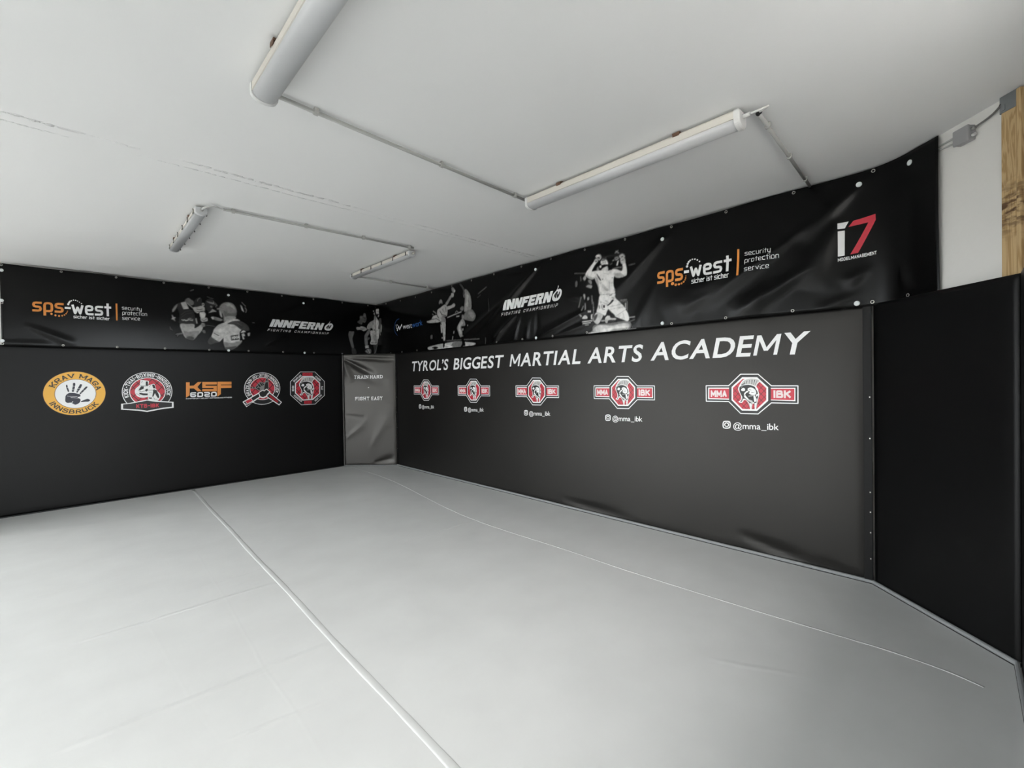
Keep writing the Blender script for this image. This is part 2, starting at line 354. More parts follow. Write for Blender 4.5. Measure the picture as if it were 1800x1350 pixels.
def layout_b(text, off=0.0, gap=.08, space=.32):
    """built-in sans face, cap height scaled to 1"""
    global _cap
    if _cap is None: ys = [p[1] for q in bglyph('H', 0.0) for p in q]; _cap = max(ys)-min(ys)
    out = []; x = 0.0; last = ''
    for ch in text:
        if ch == ' ': x += space; continue
        x += KERN.get(last+ch, 0)
        g = bglyph(ch, off)
        if ch == 'M':
            k = .115+off*2; L0 = 1.0; g = [[(a*_cap, b*_cap) for a, b in q] for q in ([(0,0),(k,0),(k,1),(0,1)], [(L0-k,0),(L0,0),(L0,1),(L0-k,1)], [(0,1),(k*1.15,1),(L0/2+k*.55,.22),(L0/2-k*.55,.22)], [(L0,1),(L0-k*1.15,1),(L0/2-k*.55,.22),(L0/2+k*.55,.22)])]
        if not g: continue
        x0 = min(p[0] for q in g for p in q); x1 = max(p[0] for q in g for p in q)
        out += [[((p[0]-x0)/_cap+x, p[1]/_cap) for p in q] for q in g]
        x += (x1-x0)/_cap+gap
        last = ch
    return out, x-gap
def cutc(pts, r, closed=False):
    if r <= 0: return pts
    n = len(pts); out = []
    for i, p in enumerate(pts):
        if not closed and i in (0, n-1): out.append(p); continue
        a, b = V(pts[i-1]), V(pts[(i+1) % n]); p = V(p)
        da, db = (a-p), (b-p)
        if da.length < 1e-6 or db.length < 1e-6 or abs(da.normalized().cross(db.normalized())) < .2: out.append(tuple(p)); continue
        ra = min(r, da.length*.45); rb = min(r, db.length*.45); pa = p+da.normalized()*ra; pb = p+db.normalized()*rb
        out += [tuple(pa), tuple((pa+pb)*.25+p*.5), tuple(pb)]
    return out
def stroke_polys(pts, w, closed=False, ext=0.0, r=0.0, joint=True):
    pts = cutc(pts, r, closed); n = len(pts); res = []
    segs = [(pts[i], pts[(i+1) % n]) for i in range(n if closed else n-1)]
    for i, (a, b) in enumerate(segs):
        a, b = V(a), V(b); d = b-a
        if d.length < 1e-9: continue
        d.normalize(); nn = V((-d.y, d.x))*w/2
        k = 1.0 if min(abs(d.x), abs(d.y)) < .06 else .55
        if not closed and i == 0: a = a-d*ext*k
        if not closed and i == len(segs)-1: b = b+d*ext*k
        res.append([tuple(a+nn), tuple(a-nn), tuple(b-nn), tuple(b+nn)])
    if joint:
        for p in (pts if closed else pts[1:-1]):
            res.append([(p[0]+w/2*math.cos(k*math.pi/4), p[1]+w/2*math.sin(k*math.pi/4)) for k in range(8)])
    return res
W = .6
SK = {  # capital skeletons in a 0.6 x 1 cell
 'A': [[(0, 0), (W/2, 1), (W, 0)], [(.1, .33), (.5, .33)]], 'B': [[(0, 0), (0, 1), (W*.9, 1), (W*.9, .53), (0, .53)], [(W*.9, .53), (W, .5), (W, 0), (0, 0)]],
 'C': [[(W, .75), (W, 1), (0, 1), (0, 0), (W, 0), (W, .25)]], 'D': [[(0, 0), (0, 1), (W*.75, 1), (W, .75), (W, .25), (W*.75, 0), (0, 0)]],
 'E': [[(W, 1), (0, 1), (0, 0), (W, 0)], [(0, .5), (W*.85, .5)]], 'F': [[(W, 1), (0, 1), (0, 0)], [(0, .5), (W*.85, .5)]],
 'G': [[(W, .75), (W, 1), (0, 1), (0, 0), (W, 0), (W, .45), (W*.5, .45)]], 'H': [[(0, 0), (0, 1)], [(W, 0), (W, 1)], [(0, .5), (W, .5)]], 'I': [[(0, 0), (0, 1)]],
 'J': [[(W*.7, 1), (W*.7, 0), (0, 0), (0, .3)]], 'K': [[(0, 0), (0, 1)], [(W, 1), (0.05, .48)], [(.2, .58), (W, 0)]], 'L': [[(0, 1), (0, 0), (W*.85, 0)]],
 'M': [[(0, 0), (0, 1), (.4, .25), (.8, 1), (.8, 0)]], 'N': [[(0, 0), (0, 1), (W, 0), (W, 1)]], 'O': [[(0, 0), (0, 1), (W, 1), (W, 0), (0, 0)]],
 'P': [[(0, 0), (0, 1), (W, 1), (W, .45), (0, .45)]], 'R': [[(0, 0), (0, 1), (W, 1), (W, .47), (0, .47)], [(W*.45, .47), (W, 0)]],
 'S': [[(W, .78), (W, 1), (0, 1), (0, .53), (W, .53), (W, 0), (0, 0), (0, .22)]], 'T': [[(W/2, 0), (W/2, 1)], [(0, 1), (W, 1)]], 'U': [[(0, 1), (0, 0), (W, 0), (W, 1)]],
 'V': [[(0, 1), (W/2, 0), (W, 1)]], 'W': [[(0, 1), (.2, 0), (.4, .8), (.6, 0), (.8, 1)]], 'X': [[(0, 0), (W, 1)], [(0, 1), (W, 0)]], 'Y': [[(0, 1), (W/2, .5), (W, 1)], [(W/2, .5), (W/2, 0)]],
 'Z': [[(0, 1), (W, 1), (0, 0), (W, 0)]], '-': [[(.05, .5), (.35, .5)]], '.': [[(.1, .45), (.1, .62)]], '|': [[(0, -.1), (0, 1.1)]],
 '6': [[(W, 1), (0, 1), (0, 0), (W, 0), (W, .5), (0, .5)]], '0': [[(0, 0), (0, 1), (W, 1), (W, 0), (0, 0)]], '2': [[(0, 1), (W, 1), (W, .5), (0, .5), (0, 0), (W, 0)]],
 's': [[(.55, .8), (0, .8), (0, .4), (.55, .4), (.55, 0), (0, 0)]], 'p': [[(0, -.36), (0, .8), (.58, .8), (.58, 0), (.04, 0)]], 'w': [[(0, .8), (.2, 0), (.42, .62), (.64, 0), (.84, .8)]],
 'e': [[(.55, 0), (0, 0), (0, .8), (.55, .8), (.55, .4), (0, .4)]], 't': [[(.2, 1.1), (.2, 0)], [(0, .8), (.42, .8)]], 'r': [[(0, 0), (0, .8), (.36, .8)]], 'c': [[(.5, .8), (0, .8), (0, 0), (.5, 0)]],
 'u': [[(0, .8), (0, 0), (.55, 0), (.55, .8)]], 'i': [[(0, 0), (0, .64)], [(0, 1.02), (0, 1.03)]], 'y': [[(0, .8), (0, 0), (.55, 0)], [(.55, .8), (.55, -.34), (.1, -.34)]],
 'o': [[(0, 0), (0, .8), (.58, .8), (.58, 0), (0, 0)]], 'n': [[(0, 0), (0, .8), (.55, .8), (.55, 0)]], 'v': [[(0, .8), (.28, 0), (.56, .8)]], 'h': [[(0, 1.16), (0, 0)], [(0, .8), (.55, .8), (.55, 0)]],
}
RAD = {'A': 0, 'V': 0, 'N': 0, 'M': 0, 'K': 0, 'E': 0, 'F': 0, 'W': 0, 'Z': 0, 'w': .05, 'L': 0, 'Y': 0}
SERIF = {'A': [(0, 0), (W, 0)], 'K': [(0, 0), (0, 1), (W, 1), (W, 0)], 'R': [(0, 0), (W, 0)], 'V': [(0, 1), (W, 1)], 'M': [(0, 0), (.8, 0), (0, 1), (.8, 1)], 'I': [(0, 0), (0, 1)], 'N': [(0, 0), (0, 1), (W, 1)],
         'T': [(W/2, 0)], 'H': [(0, 0), (0, 1), (W, 0), (W, 1)], 'F': [(0, 0)], 'Y': [(W/2, 0), (0, 1), (W, 1)], 'U': [(0, 1), (W, 1)], 'B': [(0, 0), (0, 1)], 'D': [(0, 0), (0, 1)]}
def layout_s(text, w=.16, gap=.16, space=.35, rad=.18, wx=1.0, serif=0.0, ext=None):
    """stroke lettering; wx widens the cell, serif adds feet of that half length"""
    out = []; x = w/2
    for ch in text:
        if ch == ' ': x += space; continue
        sk = SK[ch]; mx = max(p[0] for s in sk for p in s)*wx
        for s in sk:
            pts = [(p[0]*wx, w/2+p[1]*(1-w) if not ch.islower() else p[1]) for p in s]
            r = RAD.get(ch, rad)
            e = w/2 if ext is None else ext
            for q in stroke_polys(pts, w, ext=e, r=r): out.append([(a+x, b) for a, b in q])
        if serif:
            for (sx, sy) in SERIF.get(ch, []):
                yy = .04 if sy == 0 else .96
                out.append([(x+sx*wx-serif, yy-.045), (x+sx*wx+serif, yy-.045), (x+sx*wx+serif, yy+.045), (x+sx*wx-serif, yy+.045)])
        x += mx+gap+w
    return out, x-gap-w/2

HV = {'I': [[(0,0),(.36,0),(.36,1),(0,1)]], 'N': [[(0,0),(.33,0),(.33,1),(0,1)], [(.60,0),(.93,0),(.93,1),(.60,1)], [(0,1),(.34,1),(.93,0),(.59,0)]],
 'F': [[(0,0),(.35,0),(.35,1),(0,1)], [(.3,.72),(.84,.72),(.84,1),(.3,1)], [(.3,.36),(.74,.36),(.74,.61),(.3,.61)]],
 'E': [[(0,0),(.35,0),(.35,1),(0,1)], [(.3,.75),(.84,.75),(.84,1),(.3,1)], [(.3,.38),(.76,.38),(.76,.62),(.3,.62)], [(.3,0),(.84,0),(.84,.25),(.3,.25)]],
 'R': [[(0,0),(.35,0),(.35,1),(0,1)], [(.3,.77),(.88,.77),(.86,.93),(.76,1),(.3,1)], [(.58,.6),(.88,.6),(.88,.8),(.58,.8)], [(.3,.42),(.76,.42),(.86,.5),(.88,.64),(.3,.64)], [(.40,.46),(.72,.46),(.92,0),(.54,0)]]}
def layout_heavy(text, gap=.07):
    out = []; x = 0.0
    for ch in text:
        out += [[(a+x, b) for a, b in q] for q in HV[ch]]; x += max(p[0] for q in HV[ch] for p in q)+gap
    return out, x-gap

# ------------------------------------------------------------------ printed decals
class Decal:
    """flat print built in surface coordinates, then laid on the (possibly creased) surface"""
    EPS = .0005
    def __init__(s, surf, z=None): s.S = surf; s.items = []; s.z = z     # z=(ox,oy,scale): crop coordinates
    def P(s, p):
        if s.z: p = (s.z[0]+p[0]/s.z[2], s.z[1]+p[1]/s.z[2])
        return s.S.uv(*p)
    def uvpoly(s, pts, c, ly=1): s.items.append(([[tuple(p) for p in pts]], c, ly))
    def poly(s, pts, c, ly=1, holes=()): s.items.append(([[s.P(p) for p in pts]]+[[s.P(p) for p in h] for h in holes], c, ly))
    def curve(s, pts, c, ly=1):     # smooth closed outline
        P = [s.P(p) for p in pts]; n = len(P); out = []
        for i in range(n):
            a, b, cc, d = [V(P[(i+k-1) % n]) for k in range(4)]
            for k in range(4):
                t = k/4; out.append(tuple(.5*((2*b)+(cc-a)*t+(2*a-5*b+4*cc-d)*t*t+(3*b-a-3*cc+d)*t**3)))
        s.items.append(([out], c, ly))
    def line(s, pts, wpx, c, ly=1, closed=False, r=0.0):
        P = [s.P(p) for p in pts]; a = s.P(pts[0]); b = s.P((pts[0][0], pts[0][1]+wpx)); w = abs(b[1]-a[1])
        for q in stroke_polys(P, w, closed, r=r): s.items.append(([q], c, ly))
    def glyphs(s, lay, f, c, ly=1):
        for q in lay[0]:
            s.items.append(([[f(*p) for p in q]], c, ly))
    def text(s, lay, p0, p1, top, c, ly=1, shear=0.0):
        a, b, t = s.P(p0), s.P(p1), s.P(top); h = math.hypot(t[0]-a[0], t[1]-a[1]) if False else abs(t[1]-a[1])
        dx, dy = b[0]-a[0], b[1]-a[1]
        s.glyphs(lay, lambda x, y: (a[0]+dx*x/lay[1]+shear*h*y, a[1]+dy*x/lay[1]+h*y), c, ly)
    def arc(s, lay, cen, rx, ry, a0, a1, hh, c, ly=1, inward=False):
        """warp along an ellipse; a0->a1 in degrees; hh = radial height as a fraction of the radius"""
        def f(x, y):
            a = math.radians(a0+(a1-a0)*x/lay[1]); k = 1+(hh*(y if not inward else -y))
            return (cen[0]+rx*k*math.cos(a), cen[1]+ry*k*math.sin(a))
        s.glyphs(lay, f, c, ly)
    def ring(s, cen, rx, ry, c, ly=1, a0=0, a1=360, wd=0.0, n=64):
        if wd:
            for k in range(n):
                t0, t1 = [math.radians(a0+(a1-a0)*q/n) for q in (k, k+1)]; e = lambda t, d: (cen[0]+(rx+d)*math.cos(t), cen[1]+(ry+d)*math.sin(t))
                s.items.append(([[e(t0, -wd/2), e(t1, -wd/2), e(t1, wd/2), e(t0, wd/2)]], c, ly))
        else: s.uvpoly([(cen[0]+rx*math.cos(2*math.pi*k/n), cen[1]+ry*math.sin(2*math.pi*k/n)) for k in range(n)], c, ly)
    def build(s, name, parent, grid=0.0, xf=None):
        names = []; bm = bmesh.new()
        for qi, (loops, c, ly) in enumerate(s.items):
            if c not in names: names.append(c)
            mi = names.index(c); off = ly*s.EPS+(qi % 41)*1.1e-5       # no two overlapping pieces share a plane
            L3 = [[V((p[0], p[1], off)) for p in l] for l in loops]
            flat = [p for l in L3 for p in l]
            vs = [bm.verts.new(p) for p in flat]
            if len(flat) == 3 or (len(flat) == 4 and len(loops) == 1 and _convex(flat)):
                f = bm.faces.new(vs); f.material_index = mi
            else:
                for t in tessellate_polygon(L3):
                    try: f = bm.faces.new([vs[i] for i in t]); f.material_index = mi
                    except ValueError: pass
        if grid:
            us = [v.co.x for v in bm.verts]; vv = [v.co.y for v in bm.verts]
            def cuts(lo, hi): return [k*grid for k in range(math.ceil(lo/grid), math.floor(hi/grid)+1)]
            for k in cuts(min(us), max(us)): bmesh.ops.bisect_plane(bm, geom=bm.verts[:]+bm.edges[:]+bm.faces[:], plane_co=(k, 0, 0), plane_no=(1, 0, 0))
            for k in cuts(min(vv), max(vv)): bmesh.ops.bisect_plane(bm, geom=bm.verts[:]+bm.edges[:]+bm.faces[:], plane_co=(0, k, 0), plane_no=(0, 1, 0))
        ins = parent.location
        for v in bm.verts:
            v.co = s.S.at(v.co.x, v.co.y, v.co.z+(.0008 if not grid else .0032))
        me = bpy.data.meshes.new(name); bm.to_mesh(me); bm.free()
        return link(name, me, [M[n] for n in names], parent)
def _convex(p):
    sg = 0
    for i in range(4):
        a, b, c = p[i], p[(i+1) % 4], p[(i+2) % 4]; cr = (b.x-a.x)*(c.y-b.y)-(b.y-a.y)*(c.x-b.x)
        if abs(cr) < 1e-12: continue
        if sg and (cr > 0) != (sg > 0): return False
        sg = cr
    return True
def photo_build(D, name, parent, cell=.006):
    """a printed photograph: the traced tones rastered softly onto a fine sheet that follows the creased banner"""
    S_ = D.S; us = [p[0] for l, c, k in D.items for q in l for p in q]; vs_ = [p[1] for l, c, k in D.items for q in l for p in q]
    u0, u1, v0, v1 = min(us)-.02, max(us)+.02, max(min(vs_)-.02, BOT+.01), min(max(vs_)+.02, TOP-.02)
    nx, ny = int((u1-u0)/cell)+1, int((v1-v0)/cell)+1; ss = 2
    U, Vv = np.meshgrid(np.linspace(u0, u1, nx*ss), np.linspace(v0, v1, ny*ss), indexing='ij'); T = np.full(U.shape, .0016)
    for loops, c, ly in sorted(D.items, key=lambda i: i[2]):
        P = np.array(loops[0]); a = max(0, int((P[:, 0].min()-u0)/(u1-u0)*(nx*ss-1))-1); b = int((P[:, 0].max()-u0)/(u1-u0)*(nx*ss-1))+2
        e = max(0, int((P[:, 1].min()-v0)/(v1-v0)*(ny*ss-1))-1); f = int((P[:, 1].max()-v0)/(v1-v0)*(ny*ss-1))+2
        x, y = U[a:b, e:f], Vv[a:b, e:f]; ins = np.zeros(x.shape, bool)
        for i in range(len(P)):
            (xa, ya), (xb, yb) = P[i-1], P[i]
            if ya == yb: continue
            ins ^= ((ya > y) != (yb > y)) & (x < (xb-xa)*(y-ya)/(yb-ya)+xa)
        T[a:b, e:f][ins] = M_TONE[c]
    def blur(A, n):
        for _ in range(n):
            A = np.pad(A, 1, 'edge'); A = (A[:-2]+2*A[1:-1]+A[2:])/4; A = (A[:, :-2]+2*A[:, 1:-1]+A[:, 2:])/4
        return A
    lit = blur((T > .02).astype(float), 2); wide = blur(T, 26)/np.maximum(blur((T > .004).astype(float), 26), .05)
    rs = np.random.RandomState(5); nz = blur(rs.rand(*T.shape), 8); nz = (nz-nz.mean())/nz.std(); n2 = blur(rs.rand(*T.shape), 40); n2 = (n2-n2.mean())/n2.std()
    A = blur(T, 2); A = A*(1-lit)+lit*(.72*A+.28*np.minimum(wide, A*1.6+.02))*(1+.045*nz+.09*n2); A = np.clip(A, .0016, .92)
    A = A.reshape(nx, ss, ny, ss).mean(axis=(1, 3))
    uu, vv = np.linspace(u0, u1, nx), np.linspace(v0, v1, ny); keep = A > .006
    k2 = keep.copy(); k2[1:] |= keep[:-1]; k2[:-1] |= keep[1:]; k2[:, 1:] |= k2[:, :-1]; k2[:, :-1] |= k2[:, 1:]
    idx = -np.ones(A.shape, int); verts = []; tone = []
    for i in range(nx):
        for j in range(ny):
            if k2[i, j]: idx[i, j] = len(verts); verts.append(S_.at(uu[i], vv[j], .0016)); t = float(A[i, j]); tone += [t, t*.985, t*.965, 1]
    fs_ = [(int(idx[i, j]), int(idx[i+1, j]), int(idx[i+1, j+1]), int(idx[i, j+1])) for i in range(nx-1) for j in range(ny-1) if min(idx[i, j], idx[i+1, j], idx[i+1, j+1], idx[i, j+1]) >= 0]
    o = rawmesh(name, verts, fs_, M['photo'], parent, smooth=True)
    ca = o.data.color_attributes.new('tone', 'FLOAT_COLOR', 'POINT'); ca.data.foreach_set('color', tone); return o
def clip_poly(poly, clip):
    """Sutherland-Hodgman: clip polygon to a convex counter-clockwise one"""
    out = list(poly)
    for i in range(len(clip)):
        a, b = clip[i], clip[(i+1) % len(clip)]; src = out; out = []
        if not src: break
        side = lambda p: (b[0]-a[0])*(p[1]-a[1])-(b[1]-a[1])*(p[0]-a[0])
        for j in range(len(src)):
            p, q = src[j-1], src[j]; sp, sq = side(p), side(q)
            if (sp >= 0) != (sq >= 0): t = sp/(sp-sq); out.append((p[0]+t*(q[0]-p[0]), p[1]+t*(q[1]-p[1])))
            if sq >= 0: out.append(q)
    return out
def fence(D, clip, sp, w, c, ly):
    """chain-link diagonals clipped to a convex outline"""
    ar = sum(clip[i-1][0]*clip[i][1]-clip[i][0]*clip[i-1][1] for i in range(len(clip)))
    if ar < 0: clip = clip[::-1]
    cx = sum(p[0] for p in clip)/len(clip); cy = sum(p[1] for p in clip)/len(clip)
    for sgn in (1, -1):
        for k in range(-14, 15):
            o = k*sp; d = V((1, sgn*1.15)).normalized(); n = V((-d.y, d.x)); c0 = V((cx, cy))+n*o
            q = [c0+d*2+n*w/2, c0-d*2+n*w/2, c0-d*2-n*w/2, c0+d*2-n*w/2]
            r = clip_poly([tuple(p) for p in q], clip)
            if len(r) > 2: D.uvpoly(r, c, ly)
# ================================================================== the room
def struct(name, c, size, m, rot=None):
    return tag(box_obj(name, c, size, m, rot=rot), kind='structure')
def lshape(name, zc, th, m):        # main room plus the added recess that runs further back on the left
    bm = bmesh.new(); bm_box(bm, (LX/2, FY/2, zc), (-LX+.6, -FY+.36, th)); y0, y1 = FY-.18, FY2-.3
    bm_box(bm, ((LX-4.9)/2+.03, (y0+y1)/2, zc), (-LX-4.76+.5, y0-y1, th)); return tag(obj(name, bm, m), kind='structure')
lshape('floor', -.10, .1, M['slab']); lshape('ceiling', H+.06, .12, M['ceil'])
x0, x1, z0, z1 = BWIN; bm = bmesh.new(); bm_box(bm, (x1/2+.1, .14, H/2), (-x1+.2, .16, H+.1)); bm_box(bm, ((LX-.2+x0)/2, .14, H/2), (x0-LX+.2, .16, H+.1))
bm_box(bm, ((x0+x1)/2, .14, (z0-.1)/2), (x1-x0, .16, z0+.1)); bm_box(bm, ((x0+x1)/2, .14, (z1+H+.05)/2), (x1-x0, .16, H+.05-z1)); tag(obj('wall_back', bm, M['wall']), kind='structure')
bm = bmesh.new()
for xx in (x0+.025, x1-.025, (x0+x1)/2): bm_box(bm, (xx, .14, (z0+z1)/2), (.05, .06, z1-z0))
for zz in (z0+.025, z1-.025): bm_box(bm, ((x0+x1)/2, .14, zz), (x1-x0, .055, .05))
tag(obj('window_4', bm, M['frame']), kind='structure')  # frame of the window added for light at the far end
struct('wall_right', (.14, -WR/2+.02, H/2), (.16, WR+.04+.2, H+.1), M['wall'])
# slanted wall across the near right corner: front face 8 cm behind the pad face
sl = V((0, -WR, 0)); sd = V((-q_, -q_, 0)); sn = V((-q_, q_, 0))
bm = bmesh.new(); r45 = Matrix.Rotation(math.radians(45), 3, 'Z')
bm_box(bm, sl+sd*.40-sn*.08+V((0, 0, H/2)), (1.15, .14, H+.1), r45); tag(obj('wall_slanted', bm, M['wall']), kind='structure')
# front wall (behind the camera) with an entrance opening at its left end
def window_wall(name, x_hi, x_lo, yy, wins, n0):
    bm = bmesh.new(); xs = [x_hi]+[q for wn in wins[::-1] for q in (wn[1], wn[0])]+[x_lo]
    for i in range(0, len(xs), 2): bm_box(bm, ((xs[i]+xs[i+1])/2, yy, H/2), (abs(xs[i]-xs[i+1]), .14, H+.1))
    for (x0, x1, z0, z1) in wins:
        bm_box(bm, ((x0+x1)/2, yy, (z0-.1)/2), (x1-x0, .14, z0+.1)); bm_box(bm, ((x0+x1)/2, yy, (z1+H+.05)/2), (x1-x0, .14, H+.05-z1))
    tag(obj(name, bm, M['wall']), kind='structure')
    for i, (x0, x1, z0, z1) in enumerate(wins):
        bm = bmesh.new()
        for xx in (x0+.025, x1-.025, (x0+x1)/2): bm_box(bm, (xx, yy, (z0+z1)/2), (.05, .06, z1-z0))
        for zz in (z0+.025, z1-.025): bm_box(bm, ((x0+x1)/2, yy, zz), (x1-x0, .055, .05))
        tag(obj('window_%d' % (i+n0), bm, M['frame']), kind='structure')
window_wall('wall_front', .15, -4.9, FY-.09, FWINS, 3)  # its high window is added for more light
window_wall('wall_added_far', -4.76, LX, FY2-.09, [GWIN], 5)  # end of the added recess
struct('wall_added_side', (-4.83, (FY+FY2)/2-.09, H/2), (.14, FY-FY2, H+.1), M['wall'])  # side of the recess added for more even light
# left wall: piers, sill and lintel round three window openings
bm = bmesh.new(); ys = [.2]+[q for wn in WINDOWS for q in (wn[1], wn[0])]+[FY2-.1]
for i in range(0, len(ys), 2):
    a, b = ys[i], ys[i+1]; bm_box(bm, (LX-.09, (a+b)/2, H/2), (.18, abs(a-b), H+.1))
for (y0, y1, z0, z1) in WINDOWS:
    bm_box(bm, (LX-.09, (y0+y1)/2, (z0-.1)/2), (.18, y1-y0, z0+.1)); bm_box(bm, (LX-.09, (y0+y1)/2, (z1+H+.05)/2), (.18, y1-y0, H+.05-z1))
tag(obj('wall_left', bm, M['wall']), kind='structure')
for i, (y0, y1, z0, z1) in enumerate(WINDOWS):
    bm = bmesh.new()
    for yy in (y0+.03, y1-.03, (y0+y1)/2): bm_box(bm, (LX-.09, yy, (z0+z1)/2), (.06, .06, z1-z0))
    for zz in (z0+.03, z1-.03): bm_box(bm, (LX-.09, (y0+y1)/2, zz), (.055, y1-y0, .06))
    tag(obj('window_%d' % (i+1), bm, M['frame']), kind='structure')
tag(box_obj('ground', (-20, -14, -.2), (44, 50, .1), M['yard']), kind='structure')

# base edging strips: a rounded grey profile on a thin black strip that paints in the shaded gap
def edging(name, A, B, N, hgt=.026, dep=.018, m='trim'):
    A, B = V(A), V(B); bm = bmesh.new(); Z = V((0, 0, 1))
    prof = [(0, .005), (dep*.9, .005), (dep, .008), (dep, hgt*.55), (dep*.8, hgt*.85), (dep*.45, hgt), (0, hgt)]
    bm_extrude_profile(bm, prof, A, B, N, Z, mi=0)
    bm_extrude_profile(bm, [(0, 0), (dep*1.05, 0), (dep*1.05, .005), (0, .005)], A, B, N, Z, mi=1)
    return tag(obj(name, bm, [M[m], M['black']]), kind='structure')
ex = (-.652, -7.3115-.652, 0)
PZ = .0
edging('baseboard_back', (-4.775, -.002, PZ), (-A_, -.002, PZ), V((0, -1, 0)), .012, .008, 'trimd')
edging('baseboard_corner', (-A_-.004, -.004, PZ), (-.004, -B_-.004, PZ), SC.N, .018, .012)
edging('baseboard_right', (-.002, -B_+.005, PZ), (-.002, -7.316, PZ), V((-1, 0, 0)))
edging('baseboard_slanted', (-.001, -7.309, PZ), (ex[0]-.004, ex[1]-.004, PZ), SS.N)
edging('baseboard_front', (ex[0]+.01, ex[1]+.002, PZ), (-3.2, ex[1]+.002, PZ), V((0, 1, 0)))

# ------------------------------------------------------------------ floor mat: three welded sheets
fm = empty('floor_mat', (LX/2, FY2/2, 0), 'pale grey vinyl mat cover stretched over the whole training floor', 'floor mat')
def sheet(x0, x1, ya, yb, z1=0.0):
    bm = bmesh.new(); bm_box(bm, ((x0+x1)/2, (ya+yb)/2, (z1-.05)/2), (x1-x0, abs(ya-yb), z1+.05)); return obj('sheet', bm, M['floor'], fm)
XS1 = lambda y: -2.898+(-3.036+2.898)*((y+.099)/(-6.369+.099))
sheet(LX, .05, .06, FY-.02); sheet(LX, -4.9, FY-.02, FY2-.02)
# welded overlap seams as low rounded ridges
def ridge(name, pts, wd, hh, m):
    bm = bmesh.new(); prof = [(-wd/2, -.002), (-wd*.42, hh*.55), (-wd*.22, hh), (wd*.1, hh*.75), (wd*.42, hh*.5), (wd/2, hh*.05), (wd/2, -.002)]
    rows = []
    for i, p in enumerate(pts):
        p = V(p); t = (V(pts[min(i+1, len(pts)-1)])-V(pts[max(i-1, 0)])).normalized(); n = V((-t.y, t.x, 0))
        k = 1+.10*math.sin(i*1.9)*math.sin(i*.7)
        rows.append([bm.verts.new(p+n*a*k+V((0, 0, b*k))) for a, b in prof])
    for a, b in zip(rows, rows[1:]):
        for k in range(len(prof)-1):
            f = bm.faces.new((a[k], a[k+1], b[k+1], b[k])); f.smooth = True
    bm.faces.new(rows[0]); bm.faces.new(rows[-1][::-1])
    return obj(name, bm, m, fm)
ridge('welded_seam', [(XS1(-y*.15-.05)+.003*math.sin(y*.5), -y*.15-.05, 0) for y in range(0, 53)], .04, .0028, M['floor'])
s2 = [onplane(px, py, V((0, 0, 1)), 0) for px, py in [(612, 818.5), (690, 845), (812, 905), (1000, 968), (1100, 1002), (1240, 1046), (1350, 1080), (1480, 1119), (1560, 1143), (1660, 1178), (1730, 1208)]]
ridge('thin_seam', catmull([(p.x, p.y, 0) for p in s2], 4), .016, .002, M['floor'])

# ------------------------------------------------------------------ wall pads
def pad(name, S, L, label, cat='wall pad', z1=2.0, th=.05, u0=0.0, step=.03, mitre=(0, 0), mm=None):
    """upholstered panel: creased front grid plus closed sides and back"""
    t = empty(name, S.at(u0+L/2, 0), label, cat)
    nu, nv = max(2, int(L/step)), int(z1/step); vs = []; fs = []
    for j in range(nv+1):
        for i in range(nu+1):
            u = u0+L*i/nu; v = .002+(z1-.002)*j/nv
            e = min(1, min(i, nu-i)/2, min(j, nv-j)/2)
            vs.append(S.at(u, v)-S.N*(.006*(1-e)+S.disp(u, v)*(1-min(1, e))))
    for j in range(nv):
        for i in range(nu): k = j*(nu+1)+i; fs.append((k, k+1, k+nu+2, k+nu+1))
    nf = len(fs)
    bnd = [i for i in range(nu+1)]+[j*(nu+1)+nu for j in range(1, nv+1)]+[nv*(nu+1)+i for i in range(nu-1, -1, -1)]+[j*(nu+1) for j in range(nv-1, 0, -1)]
    b0 = len(vs)
    for k in bnd:
        p = vs[k]; u = (p-S.O).dot(S.U); q = S.O+S.U*u+V((0, 0, p.z))-S.N*th
        if abs(u-u0) < .001: q = q+S.U*mitre[0]
        if abs(u-u0-L) < .001: q = q-S.U*mitre[1]
        vs.append(q)
    nb = len(bnd)
    for i in range(nb): fs.append((bnd[i], b0+i, b0+(i+1) % nb, bnd[(i+1) % nb]))
    fs.append(tuple(range(b0, b0+nb)))
    me = bpy.data.meshes.new('cover'); me.from_pydata([tuple(v) for v in vs], [], fs); me.update()
    me.polygons.foreach_set('use_smooth', [i < nf for i in range(len(fs))])
    bm = bmesh.new(); bm.from_mesh(me); bmesh.ops.recalc_face_normals(bm, faces=bm.faces); bm.to_mesh(me); bm.free()
    link('cover', me, [mm or M['pad']], t)
    return t
XL = -4.775
pad_back = pad('wall_pad', SB, -A_-XL-.004, 'long black vinyl wall pad with the row of five round, square and octagon club emblems', u0=XL)
pad_corner = pad('wall_pad', SC, math.hypot(A_, B_)-.02, 'narrow wrinkled wall pad across the far corner lettered in white slab serifs', u0=.01, step=.02, mm=M['padc'])
pad_right = pad('wall_pad', SR, 7.30-B_, 'long black wall pad under a big white slogan and five repeated red badges', u0=B_, mm=M['padr'])
pad_sl = pad('wall_pad', SS, .915, 'plain black wall pad standing in front of the white wall and wooden post', u0=.006, step=.03)
SF = Surf((ex[0], ex[1], 0), (-1, 0, 0), (0, 1, 0)); pad_fr = pad('wall_pad', SF, 2.5, 'wall pad seen edge-on at the right border beside the plain black pad', u0=.01, step=.2, th=.04)
SL = Surf((XL+.002, 0, 0), (-q_, -q_, 0), (-q_, q_, 0)); SL.N = V((q_, -q_, 0)); SL.k = SL.O.dot(SL.N)
pad_l = pad('wall_pad', SL, .93, 'unseen black wall pad added past the left border to shade the corner', u0=.0, step=.03)  # out of view; added to shade the floor corner from the left windows
